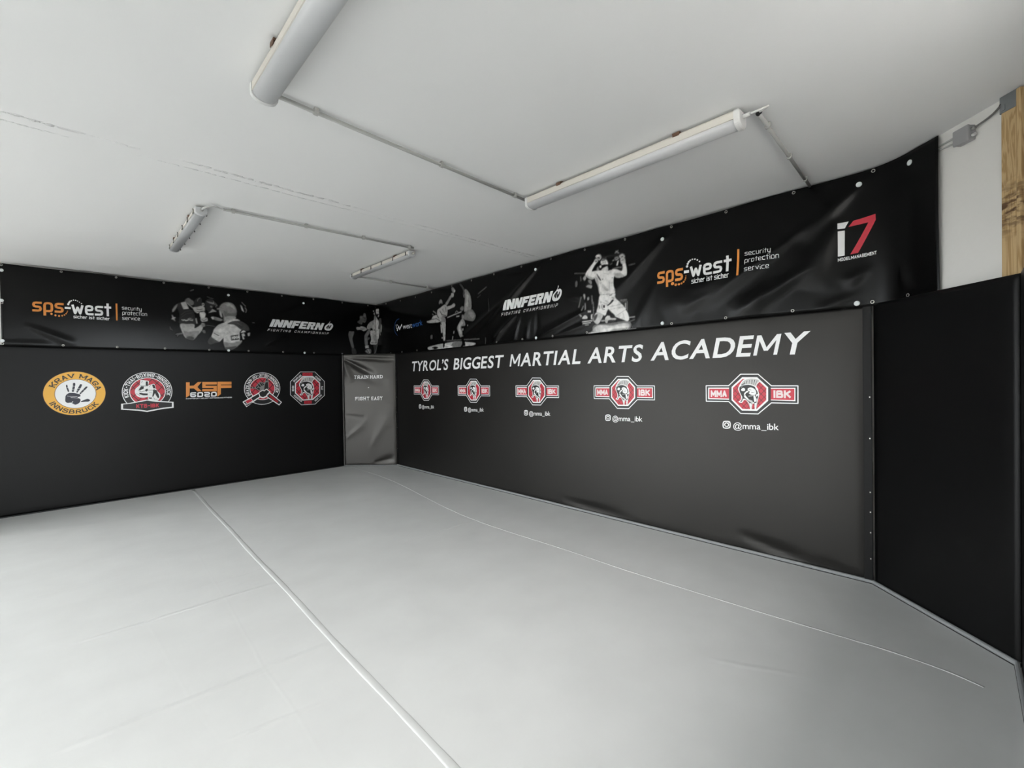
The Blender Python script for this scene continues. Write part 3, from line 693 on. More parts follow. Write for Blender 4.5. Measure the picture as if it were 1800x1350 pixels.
# folded hem strip and staples at the right end of the right pad and corner pad
hem = bmesh.new(); c = SR.at(7.285, 1.0, .004); bm_box(hem, c, (.008, .05, 1.985), bevel=.003); obj('hem_strip', hem, M['hem'], pad_right)
for py in [592, 624, 698, 771, 866, 901, 937, 983, 1022]:
    p = SR.uv(1539-.4*(py < 800)*2, py); box_obj('staple', SR.at(7.297, p[1], .009), (.004, .007, .009), M['chrome'], pad_right)
hem = bmesh.new(); bm_box(hem, (-.004, -B_-.016, 1.0), (.008, .022, 1.985), bevel=.003); obj('hem_strip', hem, M['hem'], pad_right)
for py in [668, 698, 724.5, 751, 788]:
    p = SR.uv(698, py); box_obj('staple', (-.010, -B_-.016, p[1]), (.004, .008, .008), M['chrome'], pad_right)

# ------------------------------------------------------------------ banner
banner = empty('banner', (0, 0, 2.0), 'long black advertising banner with logos and fight photos hanging above the wall pads', 'banner')
BOT, TOP = 1.985, 2.945
S0 = BN.uv(1.5, 560)[0]; S1 = BN.uv(1651, 380)[0]
st = .025; ns = int((S1-S0)/st); nv = 38
tops = [(0, 0)]
def top_z(s):
    z = TOP-.006*abs(math.sin(s*3.3))-.004*math.sin(s*1.1)
    if s > 6.0: z += .014*min(1, (s-6.0)/.8)
    return min(z, H-.007)
vs = []; fs = []
for i in range(ns+1):
    s = S0+(S1-S0)*i/ns
    b = BOT+.004*math.sin(s*2.2); t = top_z(s)
    for j in range(nv+1):
        v = b+(t-b)*j/nv; vs.append(BN.at(s, v))
for i in range(ns):
    for j in range(nv):
        k = i*(nv+1)+j; fs.append((k, k+nv+1, k+nv+2, k+1))
sh = rawmesh('sheet', vs, fs, M['ban'], banner, smooth=True)
md = sh.modifiers.new('thickness', 'SOLIDIFY'); md.thickness = .0015; md.offset = -1
def ringmesh(p, n, r1, r2, nm, m):
    """eyelet: flat torus against the sheet"""
    n = n.normalized(); a = V((0, 0, 1)); b = n.cross(a).normalized(); bm = bmesh.new(); R, r = (r1+r2)/2, (r1-r2)/2; rows = []
    for i in range(16):
        th = 2*math.pi*i/16; d = a*math.cos(th)+b*math.sin(th); rows.append([bm.verts.new(p+d*(R+r*math.cos(f))+n*(r*.55*math.sin(f)+.001)) for f in [k*math.pi/3 for k in range(6)]])
    for i in range(16):
        for k in range(6): f = bm.faces.new((rows[i][k], rows[(i+1) % 16][k], rows[(i+1) % 16][(k+1) % 6], rows[i][(k+1) % 6])); f.smooth = True
    return obj(nm, bm, m, banner)
def bnorm(u):
    return V((0, -1, 0)) if u < 0 else V((-1, 0, 0)) if u < WR else V((-q_, q_, 0))
EY = [(1.8, 462), (107.5, 475), (204, 487.5), (288, 497), (366.6, 505), (434.6, 512.6), (495.5, 520), (550.8, 526), (601.4, 532), (646.6, 537), (679, 534), (704, 528.5), (730, 522.4), (759, 514), (794, 502), (828.7, 493), (868.6, 482),
      (916.5, 468.7), (968.4, 454.4), (1028.4, 439), (1098.7, 420.5), (1180, 397.5), (1276.4, 369.7), (1395, 338), (1538, 292),
      (3, 532), (4.5, 605), (111, 607), (206, 610.7), (290, 614), (368, 616), (437, 618), (497.6, 620), (552, 621.5), (601.4, 622.6), (687, 621), (707, 620), (733, 617.8), (762, 613.5), (796, 610), (831.6, 606.2), (873.6, 601.8), (918.6, 597), (971.5, 591.6), (1031.7, 585),
      (1102, 578), (1180.6, 569.4), (1275.7, 559.5), (1393.5, 546.8), (1535.7, 530.7), (1596.4, 519)]
for (px, py) in EY:
    u, v = BN.uv(px, py); v = min(max(v, BOT+.025), top_z(u)-.02)
    ringmesh(BN.at(u, v, .0012), bnorm(u), .0125, .0072, 'eyelet', M['chrome'])
for (px, py) in [(2.3, 474.7), (2.7, 528), (4.2, 599), (401.4, 518.9), (402, 616), (533.7, 533), (535.6, 620.2), (942.3, 474), (942.6, 594), (1165, 420.7), (1164.5, 568.2), (1506.4, 533.3), (1510.7, 325), (1600, 286)]:
    u, v = BN.uv(px, py); n = bnorm(u); p = BN.at(u, max(v, BOT+.02), .001); bm = bmesh.new()
    bm_tube(bm, [p, p+n*.003, p+n*.0055], [.018, .018, .012], 20); obj('fixing_cap', bm, M['disc'], banner)
# ------------------------------------------------------------------ ceiling tube lights
KS = {'plain': 1.0, 'clips': .74}
def fixture_profile(kind):
    h = .050; hous = [(-.046, 0), (.046, 0), (.056, -.012), (.056, -h+.006), (.058, -h), (-.058, -h), (-.056, -h+.006), (-.056, -.012)]
    n = 14; dif = [(.053*math.cos(math.pi*k/n)*(1.0), -h-.036*math.sin(math.pi*k/n)**.8) for k in range(n+1)]
    k = KS[kind]; return [(a*k, b*k) for a, b in hous], [(a*k, b*k) for a, b in dif]
def tube_light(x, y0, y1, z, label, kind):
    """runs along y from y0 (far end) to y1 (near end); hangs on clips just under the ceiling"""
    t = empty('tube_light', (x, (y0+y1)/2, z), label, 'ceiling light')
    X, Z = V((1, 0, 0)), V((0, 0, 1)); hous, dif = fixture_profile(kind); kk = KS[kind]
    bm = bmesh.new(); bm_extrude_profile(bm, hous, (x, y0-.02, z), (x, y1+.02, z), X, Z); obj('housing', bm, M['house'], t)
    bm = bmesh.new(); bm_extrude_profile(bm, [(dif[0][0], dif[0][1]+.006)]+dif+[(dif[-1][0], dif[-1][1]+.006)], (x, y0-.015, z), (x, y1+.015, z), X, Z, smooth=True); obj('diffuser', bm, M['diff' if kind == 'plain' else 'diff2'], t)
    for (ya, yb) in ((y0, y0-.03), (y1, y1+.03)):
        cap = [(-.05, .001), (.05, .001), (.060, -.012)]+[(.060*math.cos(math.pi*k/12), -.050-.040*math.sin(math.pi*k/12)**.8) for k in range(13)]+[(-.060, -.012)]
        bm = bmesh.new(); sgn = 1 if ya > yb else -1
        cap = [(a*kk, b*kk) for a, b in cap]; small = [(a*.86, -.045+(b+.045)*.86) for a, b in cap]
        r0 = [bm.verts.new((x+a, ya, z+b)) for a, b in small]; r1 = [bm.verts.new((x+a, ya-sgn*.008, z+b)) for a, b in cap]; r2 = [bm.verts.new((x+a, yb, z+b)) for a, b in cap]; n = len(cap)
        for p, q in ((r0, r1), (r1, r2)):
            for k in range(n): bm.faces.new((p[k], p[(k+1) % n], q[(k+1) % n], q[k]))
        bm.faces.new(r0); bm.faces.new(r2[::-1]); obj('end_cap', bm, M['endcap' if kind == 'plain' else 'diff'], t)
    # ceiling brackets
    L = abs(y1-y0)
    for f in (.22, .78):
        yy = y0+(y1-y0)*f
        bm = bmesh.new(); bm_box(bm, (x, yy, z+.008), (.07*kk, .03, .018))
        for sx in (-kk, kk): bm_box(bm, (x+sx*.055, yy, z+.001), (.012, .045*kk, .010)); bm_box(bm, (x+sx*.061, yy, z-.008*kk), (.003, .04*kk, .016*kk))
        obj('bracket', bm, M['clip'], t)
    if kind == 'clips':
        for f in [.04, .22, .40, .58, .76, .95]:
            yy = y0+(y1-y0)*f
            for sx in (-1, 1):
                bm = bmesh.new(); bm_box(bm, (x+sx*.0445, yy, z-.026), (.004, .014, .034)); bm_box(bm, (x+sx*.0465, yy, z-.042), (.007, .018, .007)); bm_box(bm, (x+sx*.0465, yy, z-.009), (.006, .011, .006)); obj('latch', bm, M['clipd'], t)
    return t
ZF = H-.017
f1 = tube_light(-3.375, -5.385, -6.96, ZF, 'ceiling tube light cut off by the top edge, nearest the camera', 'plain')
f2 = tube_light(-1.43, -5.33, -6.93, ZF, 'ceiling tube light with rusty brackets nearest the right wall pad', 'plain')
f3 = tube_light(-3.30, -2.02, -3.44, ZF, 'small-looking ceiling tube light with side latches above the left banner half', 'clips')
f4 = tube_light(-1.37, -2.02, -3.50, ZF, 'ceiling tube light with side latches nearest the far corner', 'clips')
for f in (f1, f2, f3, f4): f['group'] = 'ceiling tube lights'

# conduits clipped to the ceiling
def conduit(A, B, label, clamps, r=.0105, end=True):
    A, B = V(A), V(B); t = empty('conduit', (A+B)/2, label, 'conduit', 'grey conduits under the ceiling')
    bm = bmesh.new(); bm_tube(bm, [A, B], r, 12); obj('pipe', bm, M['pipe'], t)
    d = (B-A).normalized(); s = V((0, 0, 1)).cross(d)
    for f in clamps:
        p = A+(B-A)*f; bm = bmesh.new(); rot = Matrix((d, s, V((0, 0, 1)))).transposed()
        n = 8; prof = [(-.015, H-p.z-.0005), (-.016, 0)]+[(-.016*math.cos(math.pi*k/n), -.016*math.sin(math.pi*k/n)) for k in range(1, n)]+[(.016, 0), (.015, H-p.z-.0005)]
        bm_extrude_profile(bm, prof, p-d*.011, p+d*.011, s, V((0, 0, 1))); obj('clamp', bm, M['clamp'], t)
    return t
zc = H-.020
c1 = conduit((-3.31, -5.365, zc), (-1.445, -5.305, zc), 'grey conduit running between the two nearest ceiling tube lights', [.105, .55, .93])
c3 = conduit((-3.16, -3.50, zc), (-1.42, -3.60, zc), 'grey conduit joining the two far ceiling tube lights', [.04, .37, .68, .97])
c4 = conduit((-1.31, -1.955, zc), (-.03, -1.955, zc), 'short grey conduit from the far corner tube light to the banner', [.42, .9])
c2 = conduit((-1.36, -6.985, zc), (-.03, -6.95, zc), 'grey conduit running from the right-hand tube light to the right banner half', [.14, .52, .88])
def cable(pts, r, m, label, n=8):
    bm = bmesh.new(); bm_tube(bm, catmull(pts, n), r, 10); o = obj('cable', bm, m); tag(o, label, 'cable'); return o
cb = cable([(-1.43, -6.968, ZF-.028), (-1.429, -6.995, ZF-.027), (-1.418, -7.03, ZF-.020), (-1.396, -7.042, zc-.004), (-1.376, -7.022, zc), (-1.364, -6.99, zc)], .006, M['wcable'], 'white cable looping from the right-hand tube light into its conduit')
bm = bmesh.new(); bm_tube(bm, [(-1.43, -6.925, ZF-.028), (-1.43, -6.965, ZF-.028)], .011, 10); obj('gland', bm, M['endcap'], f2)
bm = bmesh.new(); bm_tube(bm, [(-1.366, -6.995, zc), (-1.350, -6.98, zc)], .013, 12); obj('gland', bm, M['black'], c2)
cb3 = cable([(-3.30, -3.474, ZF-.028), (-3.30, -3.49, ZF-.028), (-3.28, -3.525, ZF-.02), (-3.23, -3.53, zc), (-3.19, -3.51, zc), (-3.155, -3.50, zc)], .007, M['wcable'], 'white cable looping from the small-looking tube light into the far conduit')
bm = bmesh.new(); bm_tube(bm, [(-3.30, -3.425, ZF-.028), (-3.30, -3.47, ZF-.028)], .012, 10); obj('gland', bm, M['pipe'], f3)
bm = bmesh.new(); bm_tube(bm, [(-1.37, -3.49, ZF-.03), (-1.37, -3.54, ZF-.03)], .014, 12); obj('gland', bm, M['chrome'], f4)

# ------------------------------------------------------------------ junction box, its cables, post and bracket on the slanted wall
WF = sl-sn*.01      # wall face reference (front face of the slanted wall lies 1 cm behind the banner line)
def sw(px, py, off=0.0): return onplane(px, py, sn, (WF+sn*off).dot(sn))
jc = sw(1696, 239, .02); R45 = Matrix((sd, sn, V((0, 0, 1)))).transposed()
jb = empty('junction_box', sw(1696, 239, 0.0), 'small grey junction box under the ceiling beside the banner end', 'junction box')
bm = bmesh.new(); bm_box(bm, jc, (.086, .040, .086), R45, bevel=.006); obj('box', bm, M['jbox'], jb)
bm = bmesh.new(); bm_box(bm, jc+sn*.021, (.090, .016, .090), R45, bevel=.006); obj('lid', bm, M['jbox'], jb)
for dz in (.018, -.018):
    p = jc+sd*.043+V((0, 0, dz)); bm = bmesh.new(); bm_tube(bm, [p, p+sd*.016], .009, 10); obj('gland', bm, M['pipe'] if dz > 0 else M['wcable'], jb)
cable([jc+sd*.05+V((0, 0, .018)), jc+sd*.075+V((0, 0, .020)), sw(1735, 209, .02), sw(1748, 198, .02), sw(1758, 187, .03)], .0055, M['cable'], 'dark grey cable curving up from the junction box to the steel bracket')
def bpipe(a, b, label):
    A, B = sw(*a, .012), sw(*b, .014); d = (B-A).normalized(); bm = bmesh.new(); bm_tube(bm, [A-d*.09, B], .006, 10); tag(obj('cable', bm, M['pipe']), label, 'cable')
bpipe((1655, 255), (1681, 241), 'upper grey cable from behind the banner end into the junction box')
bpipe((1655, 262), (1684, 250), 'lower grey cable from behind the banner end to the junction box')
pf = .026          # the post face stands this far off the wall face
pA = sw(1760, 300, pf); pB = sw(1793, 300, pf)
wd = (V((pB.x, pB.y, 0))-V((pA.x, pA.y, 0))).length
post = empty('wooden_post', (pA.x, pA.y, 0), 'raw pine post with dark saw marks rising above the plain black pad', 'post')
zt = H-.002; pc = V(((pA.x+pB.x)/2, (pA.y+pB.y)/2, 0))
bm = bmesh.new(); bm_box(bm, pc-sn*.011+V((0, 0, (zt-.01)/2)), (wd, .021, zt-.012), R45, bevel=.002); obj('board', bm, M['wood'], post)
bm = bmesh.new(); bm_box(bm, V((pB.x, pB.y, 0))+sd*.012-sn*.004+V((0, 0, (zt-.01)/2)), (.023, .05, zt-.012), R45, bevel=.003); obj('edge_board', bm, M['wood'], post)
# bracket: bent galvanised plate over the top of the board
zb = onplane(1776, 192, sn, (WF+sn*pf).dot(sn)).z
bm = bmesh.new(); bm_box(bm, pc+sn*.0025+V((0, 0, (zb+zt)/2)), (wd+.004, .003, zt-zb), R45, bevel=.001)
bm_box(bm, pc-sd*(wd/2+.0035)-sn*.010+V((0, 0, (zb+zt)/2)), (.003, .024, zt-zb), R45); bk = obj('steel_bracket', bm, M['steel'], post); bk['label'] = 'galvanised steel bracket at the top'
bm = bmesh.new(); bm_box(bm, pc-sd*.03+sn*.005+V((0, 0, zb+.026)), (.020, .005, .030), R45, bevel=.002); sub(obj('punched_tab', bm, M['steel']), bk)
for a, zz in ((.035, .055), (-.045, .05)):
    p = pc+sd*a+sn*.004+V((0, 0, zb+zz)); bm = bmesh.new(); bm_tube(bm, [p, p+sn*.001], .004, 8); sub(obj('hole', bm, M['black']), bk)  # flat black discs paint in the dark of the holes
# ------------------------------------------------------------------ prints on the pads
def ext(S, z, x0, x1, y0, y1):
    """centre and half axes on the surface of a round mark seen between crop columns x0..x1 and rows y0..y1"""
    f = lambda x, y: S.uv(z[0]+x/z[2], z[1]+y/z[2])
    ym = (y0+y1)/2; a, b = f(x0, ym), f(x1, ym); cx = (a[0]+b[0])/2; xm = (x0+x1)/2
    c, d = f(xm, y0), f(xm, y1); return (cx, (c[1]+d[1])/2), abs(b[0]-a[0])/2, abs(d[1]-c[1])/2
def oct_outline(pts, D): return [D.P(p) for p in pts]
# helmet drawing, traced in the crop frame of the nearest badge
ZB = (1235, 650, 10.2857)
HEL = [
 ([(690,240),(740,180),(830,148),(920,143),(1000,162),(1048,200),(1002,245),(975,300),(1005,345),(1014,400),(1028,450),(1014,500),(1003,560),(988,620),(972,712),(945,712),(937,622),(905,612),(890,712),(863,712),(848,650),(826,592),(790,552),(750,548),(722,592),(680,598),(652,572),(688,553),(697,500),(688,450),(662,400),(643,350),(656,300)], 'white', 4, 1),
 ([(682,302),(740,282),(830,272),(900,287),(950,312),(962,345),(990,385),(1002,430),(1008,480),(995,520),(985,560),(975,600),(960,640),(957,700),(945,640),(938,592),(902,592),(885,640),(885,700),(870,650),(850,600),(810,552),(760,522),(732,532),(715,575),(680,585),(705,550),(712,480),(690,430),(670,380),(668,330)], 'ink_black', 5, 1),
 ([(697,265),(745,197),(830,164),(920,160),(990,174),(1030,205),(990,240),(967,293),(930,285),(880,262),(800,262),(740,272),(702,290)], 'grey6', 5, 1),
 ([(760,215),(770,215),(762,262),(752,265)], 'grey2', 6, 0), ([(800,195),(812,195),(802,250),(792,252)], 'grey2', 6, 0), ([(845,185),(855,185),(850,250),(842,250)], 'grey3', 6, 0),
 ([(890,180),(905,180),(898,262),(888,262)], 'grey2', 6, 0), ([(940,180),(952,185),(930,270),(922,268)], 'grey2', 6, 0), ([(985,190),(993,195),(960,270),(950,270)], 'grey3', 6, 0), ([(700,270),(760,235),(780,250),(715,282)], 'grey3', 6, 0),
 ([(705,347),(740,325),(772,345),(766,380),(735,387),(700,375)], 'white', 6, 1),
 ([(820,338),(870,318),(930,338),(967,380),(972,430),(940,456),(880,452),(835,420),(862,402),(822,372)], 'white', 6, 1),
 ([(755,425),(790,387),(832,375),(830,400),(792,420),(770,452),(752,462)], 'white', 6, 0),
 ([(750,472),(772,455),(800,490),(836,530),(872,560),(852,574),(800,532),(764,502)], 'white', 6, 0), ([(822,530),(870,545),(905,560),(914,590),(892,600),(856,578)], 'grey6', 6, 0), ([(830,470),(900,460),(945,455),(950,468),(880,482),(835,486)], 'grey5', 6, 0),
 ([(922,472),(950,462),(984,535),(976,575),(936,580)], 'white', 7, 0), ([(790,545),(812,552),(850,615),(872,700),(858,690),(836,620)], 'grey6', 6, 0), ([(985,585),(998,560),(985,640),(975,700),(968,690)], 'grey6', 6, 0), ([(965,452),(1000,432),(1006,460),(976,490)], 'white', 6, 0),
 ([(858,602),(886,602),(882,700),(872,700)], 'white', 6, 0), ([(950,602),(976,590),(962,700),(948,700)], 'white', 6, 0), ([(715,470),(730,500),(726,560),(700,576),(720,540)], 'grey5', 6, 1),
 ([(690,310),(720,300),(735,310),(700,325)], 'grey4', 6, 0), ([(845,350),(900,370),(850,362)], 'grey2', 7, 0), ([(880,400),(950,410),(890,415)], 'grey2', 7, 0),
]
def helmet(D, f, dl=0):
    """draw the helmet through the mapping f: crop point -> surface point"""
    for pts, c, ly, sm in HEL:
        if sm:
            P = [f(p) for p in pts]; n = len(P); out = []
            for i in range(n):
                a, b, cc, d = [V(P[(i+k-1) % n]) for k in range(4)]
                for k in range(2):
                    t = k/2; out.append(tuple(.5*((2*b)+(cc-a)*t+(2*a-5*b+4*cc-d)*t*t+(3*b-a-3*cc+d)*t**3)))
            D.uvpoly(out, c, ly+dl)
        else: D.uvpoly([f(p) for p in pts], c, ly+dl)
# --- five badges on the right pad
D = Decal(SR, ZB)
out = [(65,288),(472,288),(687,80),(1005,80),(1245,290),(1725,290),(1725,608),(1245,598),(1005,798),(690,790),(475,575),(68,568)]
D.poly(out, 'ink_black', 1); D.line(out, 15, 'white', 2, True)
D.poly([(102,323),(480,323),(480,541),(102,530)], 'white', 2); D.poly([(124,343),(480,343),(480,522),(124,514)], 'red', 3)
D.poly([(1236,326),(1680,326),(1680,568),(1236,553)], 'white', 2); D.poly([(1236,343),(1660,343),(1660,549),(1236,538)], 'red', 3)
D.text(layout_s('MMA', w=.28, gap=.07, rad=.0), (150,492), (440,497), (150,368), 'pink_white', 4)
D.text(layout_s('IBK', w=.26, gap=.09, rad=.1, wx=1.1), (1284,508), (1602,515), (1284,370), 'pink_white', 4)
wo = [(525,310),(718,133),(987,133),(1187,315),(1187,560),(987,742),(712,737),(525,550)]; ro = [(553,325),(728,165),(977,165),(1152,330),(1152,546),(977,712),(723,707),(553,537)]
D.poly(wo, 'white', 2); D.poly(ro, 'red', 3)
fence(D, [D.P(p) for p in ro], .034, .0045, 'wire', 3.5)
for it in D.items:
    if it[2] == 3.5: pass
helmet(D, lambda p: D.P(p))
cb_ = D.P((855, 437))
# handle line with a camera glyph
D2 = Decal(SR, ZB)
sq = [(372,932),(500,932),(500,1055),(372,1055)]; D2.line(sq, 19, 'white', 1, True, r=.018)
c_ = D2.P((436, 993)); r_ = abs(D2.P((436, 993))[1]-D2.P((436, 960))[1]); D2.ring(c_, r_, r_, 'white', 1, wd=r_*.5, n=24); e_ = D2.P((472, 957)); D2.ring(e_, r_*.2, r_*.2, 'white', 1, n=10)
D3 = Decal(SR, ZB); D3.text(layout_b('@mma_ibk', off=.006, gap=.11), (556,1064), (1380,1090), (556,958), 'white', 1)
def shifted(src, du, dv=0.0):
    d = Decal(SR); d.items = [([[(p[0]+du, p[1]+dv) for p in l] for l in loops], c, ly) for loops, c, ly in src.items]; return d
BADGE_U = [SR.uv(*p)[0] for p in [(749.3, 686), (832.6, 687), (943.6, 687.5), (1095.6, 689)]]
for i, u in enumerate(BADGE_U+[cb_[0]]):
    shifted(D, u-cb_[0]).build('badge', pad_right); shifted(D2, u-cb_[0]).build('camera_icon', pad_right); shifted(D3, u-cb_[0]).build('handle_text', pad_right)
# --- slogan
kw = dict(off=.019, gap=.13)
def word(S, z, lay, p0, p1, top, sh, name, pr, **k):
    D = Decal(S, z); D.text(lay, p0, p1, top, 'white', 1, sh); D.build(name, pr, **k)
z1, z2 = (700, 580, 4.7368), (1000, 570, 4.0909)
for z, t, p0, p1, top in [(z1, "TYROL’S", (110,343), (412,330), (110,266)), (z1, 'BIGGEST', (460,328), (868,311), (460,240)), (z1, 'MARTIAL', (928,305), (1516,279), (928,204)), (z2, 'ARTS', (134,279), (520,265), (134,174)), (z2, 'ACADEMY', (588,259), (1702,209), (588,138))]:
    word(SR, z, layout_b(t, **kw), p0, p1, top, .2, 'slogan_word', pad_right)

# --- corner pad motto
zc_ = (605, 640, 16.88); kw = dict(w=.19, gap=.24, rad=.16, serif=.20)
for t, p0, p1, top in [('TRAIN', (296,437), (712,431), (296,336)), ('HARD', (762,430), (1146,420), (762,330)), ('FIGHT', (330,1080), (752,1074), (330,975)), ('EASY', (808,1072), (1136,1064), (808,968))]:
    word(SC, zc_, layout_s(t, **kw), p0, p1, top, 0, 'motto_word', pad_corner, grid=.05)
D = Decal(SC, zc_); D.poly([(705,690),(728,682),(745,700),(712,712)], 'white', 1); D.build('motto_dot', pad_corner, grid=.05)

# --- back pad: round amber emblem with a hand print
z = (70, 645, 14.208); D = Decal(SB, z); c, rx, ry = ext(SB, z, 78, 1642, 114, 1206)
D.ring(c, rx, ry, 'amber', 1); ci, ix, iy = ext(SB, z, 378, 1398, 314, 1027); D.ring(ci, ix*1.03, iy*1.03, 'brown_line', 2); D.ring(ci, ix, iy, 'white', 3)
D.ring(c, rx, ry, 'brown_line', 2, wd=.003)
kw = dict(w=.17, gap=.15, rad=.22, space=.5, serif=.14)
D.arc(layout_s('KRAV MAGA', **kw), c, rx*.70, ry*.70, 157, 10, .28, 'ink_black', 4); D.arc(layout_s('INNSBRUCK', **kw), c, rx*.93, ry*.93, 207, 325, .20, 'ink_black', 4, inward=True)
for p in [[(652,462),(682,445),(704,520),(732,598),(712,628),(688,590),(662,522)], [(828,410),(856,397),(884,410),(882,475),(850,608),(818,620),(800,595),(822,490)], [(1002,440),(1030,432),(1054,446),(1022,524),(945,636),(916,632),(930,572)], [(1145,497),(1172,490),(1192,507),(1112,590),(1012,682),(994,662),(1072,570)],
          [(650,712),(720,655),(800,648),(900,658),(1000,690),(1012,735),(950,752),(962,775),(1016,812),(1000,880),(942,925),(882,942),(822,915),(780,892),(690,897),(640,862),(638,780)], [(1030,858),(1130,815),(1200,798),(1256,830),(1220,862),(1130,867),(1040,876)]]: D.curve(p, 'hand', 4)
for a, b, w_ in [((685,728),(780,736),8), ((780,736),(940,745),8), ((770,762),(850,768),7), ((850,768),(965,780),9), ((815,478),(890,484),7), ((800,566),(866,574),6), ((955,532),(1020,548),7), ((925,590),(980,606),7), ((1085,568),(1125,592),6), ((1030,628),(1062,650),5), ((672,520),(712,512),6), ((790,910),(826,858),10)]: D.line([a, b], w_, 'white', 5)
D.build('round_emblem', pad_back)

# --- kick boxing emblem
z = (205, 645, 15.88); D = Decal(SB, z); c, rx, ry = ext(SB, z, 145, 1555, 143, 1240)
D.ring(c, rx, ry, 'white', 1); D.ring(c, rx*.972, ry*.972, 'ink_black', 2); D.ring(c, rx*.725, ry*.725, 'white', 3); D.ring(c, rx*.69, ry*.69, 'red', 4)
el = [(c[0]+rx*.69*math.cos(math.tau*k/28), c[1]+ry*.69*math.sin(math.tau*k/28)) for k in range(28)]; fence(D, el, .075, .010, 'wire', 5)
D.arc(layout_s('KICK-THAI-BOXING-INNSBRUCK', w=.18, gap=.17, rad=.14, wx=.8), c, rx*.765, ry*.765, 198, -15, .235, 'white', 3)
D.poly([(125,1030),(350,1008),(850,912),(1100,945),(1588,972),(1592,1140),(1300,1172),(850,1257),(600,1222),(125,1192)], 'white', 6); D.poly([(180,1047),(400,1022),(850,940),(1100,975),(1540,998),(1540,1110),(1300,1137),(850,1222),(620,1190),(180,1166)], 'ink_black', 7)
D.text(layout_s('KTB-IBK', w=.26, gap=.14, rad=.12), (548,1152), (1182,1124), (548,1040), 'red', 8)
D.curve([(672,365),(790,375),(895,395),(892,470),(880,530),(895,640),(890,800),(860,835),(760,858),(640,848),(555,800),(508,700),(525,615),(600,545),(645,500),(655,420)], 'white', 8)
for p in [[(812,405),(872,405),(877,522),(808,520)], [(680,540),(762,545),(752,612),(650,652),(613,640)], [(630,722),(760,738),(872,742),(862,790),(742,792),(640,762)], [(790,642),(852,602),(880,650),(822,692)]]: D.poly(p, 'ink_black', 9)
D.curve([(875,525),(960,490),(1055,478),(1095,600),(1150,690),(1205,740),(1224,820),(1185,900),(1140,945),(1040,963),(945,950),(885,915),(868,800),(888,665),(868,600)], 'white', 10)
for p in [[(985,492),(1050,490),(1086,592),(1022,600)], [(1020,640),(1110,640),(1170,760),(1192,850),(1150,870),(1090,780),(1070,730),(1022,832),(990,832),(1010,740)], [(890,850),(992,855),(970,892),(900,882)]]: D.poly(p, 'ink_black', 11)
D.line([(880,645),(1010,650),(1095,600)], 10, 'ink_black', 11); D.line([(662,522),(760,530),(880,528)], 11, 'ink_black', 9); D.line([(600,655),(690,700),(860,645)], 9, 'ink_black', 9); D.line([(545,745),(600,760),(650,800)], 8, 'ink_black', 9); D.line([(700,370),(720,400),(690,440)], 8, 'grey3', 9); D.line([(905,560),(960,500)], 7, 'grey3', 11); D.line([(900,700),(985,730)], 7, 'grey4', 11); D.line([(1030,850),(1060,900),(1140,905)], 8, 'grey3', 11); D.build('round_emblem', pad_back)

# --- orange block lettering emblem
D = Decal(SB, (320, 660, 18))
D.poly([(125,215),(240,215),(240,325),(370,320),(495,210),(620,205),(485,365),(620,500),(490,505),(375,410),(240,410),(240,630),(125,700)], 'orange', 1)
D.poly([(640,205),(1100,205),(1100,285),(745,290),(745,325),(1100,325),(1100,505),(640,505),(640,430),(995,430),(995,395),(640,395)], 'orange', 1)
D.poly([(1118,200),(1565,197),(1565,285),(1225,290),(1225,310),(1565,310),(1565,390),(1230,400),(1230,590),(1118,668)], 'orange', 1)
D.text(layout_s('6020', w=.25, gap=.2, rad=.2, wx=1.35), (258,690), (1100,666), (258,533), 'white', 1); D.text(layout_s('KAMPFSPORT | SELBSTVERTEIDIGUNG | FITNESS', w=.2, gap=.22, rad=.12, wx=1.5), (125,754), (1574,712), (125,716), 'white', 1)
D.build('club_lettering', pad_back)

# --- jiu jitsu emblem
z = (415, 645, 10.588); D = Decal(SB, z); c, rx, ry = ext(SB, z, 148, 819, 104, 702)
D.ring(c, rx, ry, 'white', 1); D.ring(c, rx*.968, ry*.968, 'ink_black', 2); D.ring(c, rx*.71, ry*.71, 'white', 3); D.ring(c, rx*.675, ry*.675, 'red', 4)
el = [(c[0]+rx*.675*math.cos(math.tau*k/28), c[1]+ry*.675*math.sin(math.tau*k/28)) for k in range(28)]; fence(D, el, .075, .012, 'wire', 5)
D.arc(layout_s('BRAZILIAN.JIU-JITSU.INNSBRUCK', w=.18, gap=.17, rad=.14, wx=.8), c, rx*.745, ry*.745, 210, -20, .235, 'white', 3)
D.poly([(255,370),(312,372),(352,382),(392,325),(440,274),(482,284),(518,296),(545,262),(555,212),(588,206),(606,280),(606,410),(560,425),(520,436),(440,446),(360,405),(268,402)], 'grey4', 6)
for p in [[(265,376),(292,378),(292,394),(268,392)], [(318,380),(345,385),(342,400),(316,396)], [(362,378),(392,345),(410,362),(380,398)], [(400,335),(420,310),(462,362),(436,380)], [(432,296),(446,284),(502,340),(476,356)], [(466,294),(484,292),(528,330),(512,342)], [(380,402),(420,380),(450,410),(430,432)], [(552,250),(562,222),(580,216),(584,262)], [(548,290),(590,280),(598,400),(520,425),(530,350)]]: D.poly(p, 'ink_black', 7)
D.poly([(116,650),(418,478),(450,560),(192,748)], 'white', 8); D.poly([(138,655),(420,498),(440,548),(196,705)], 'ink_black', 9); D.poly([(150,690),(190,712),(290,660),(300,668),(196,732)], 'ink_black', 9); D.poly([(162,632),(278,580),(312,630),(202,692)], 'white', 10); D.poly([(170,636),(275,588),(302,630),(206,682)], 'red', 11)
D.poly([(545,545),(620,465),(852,655),(800,717)], 'white', 8); D.poly([(570,545),(622,490),(832,657),(798,696)], 'ink_black', 9); D.poly([(600,540),(630,515),(788,640),(762,668)], 'crimson', 10)
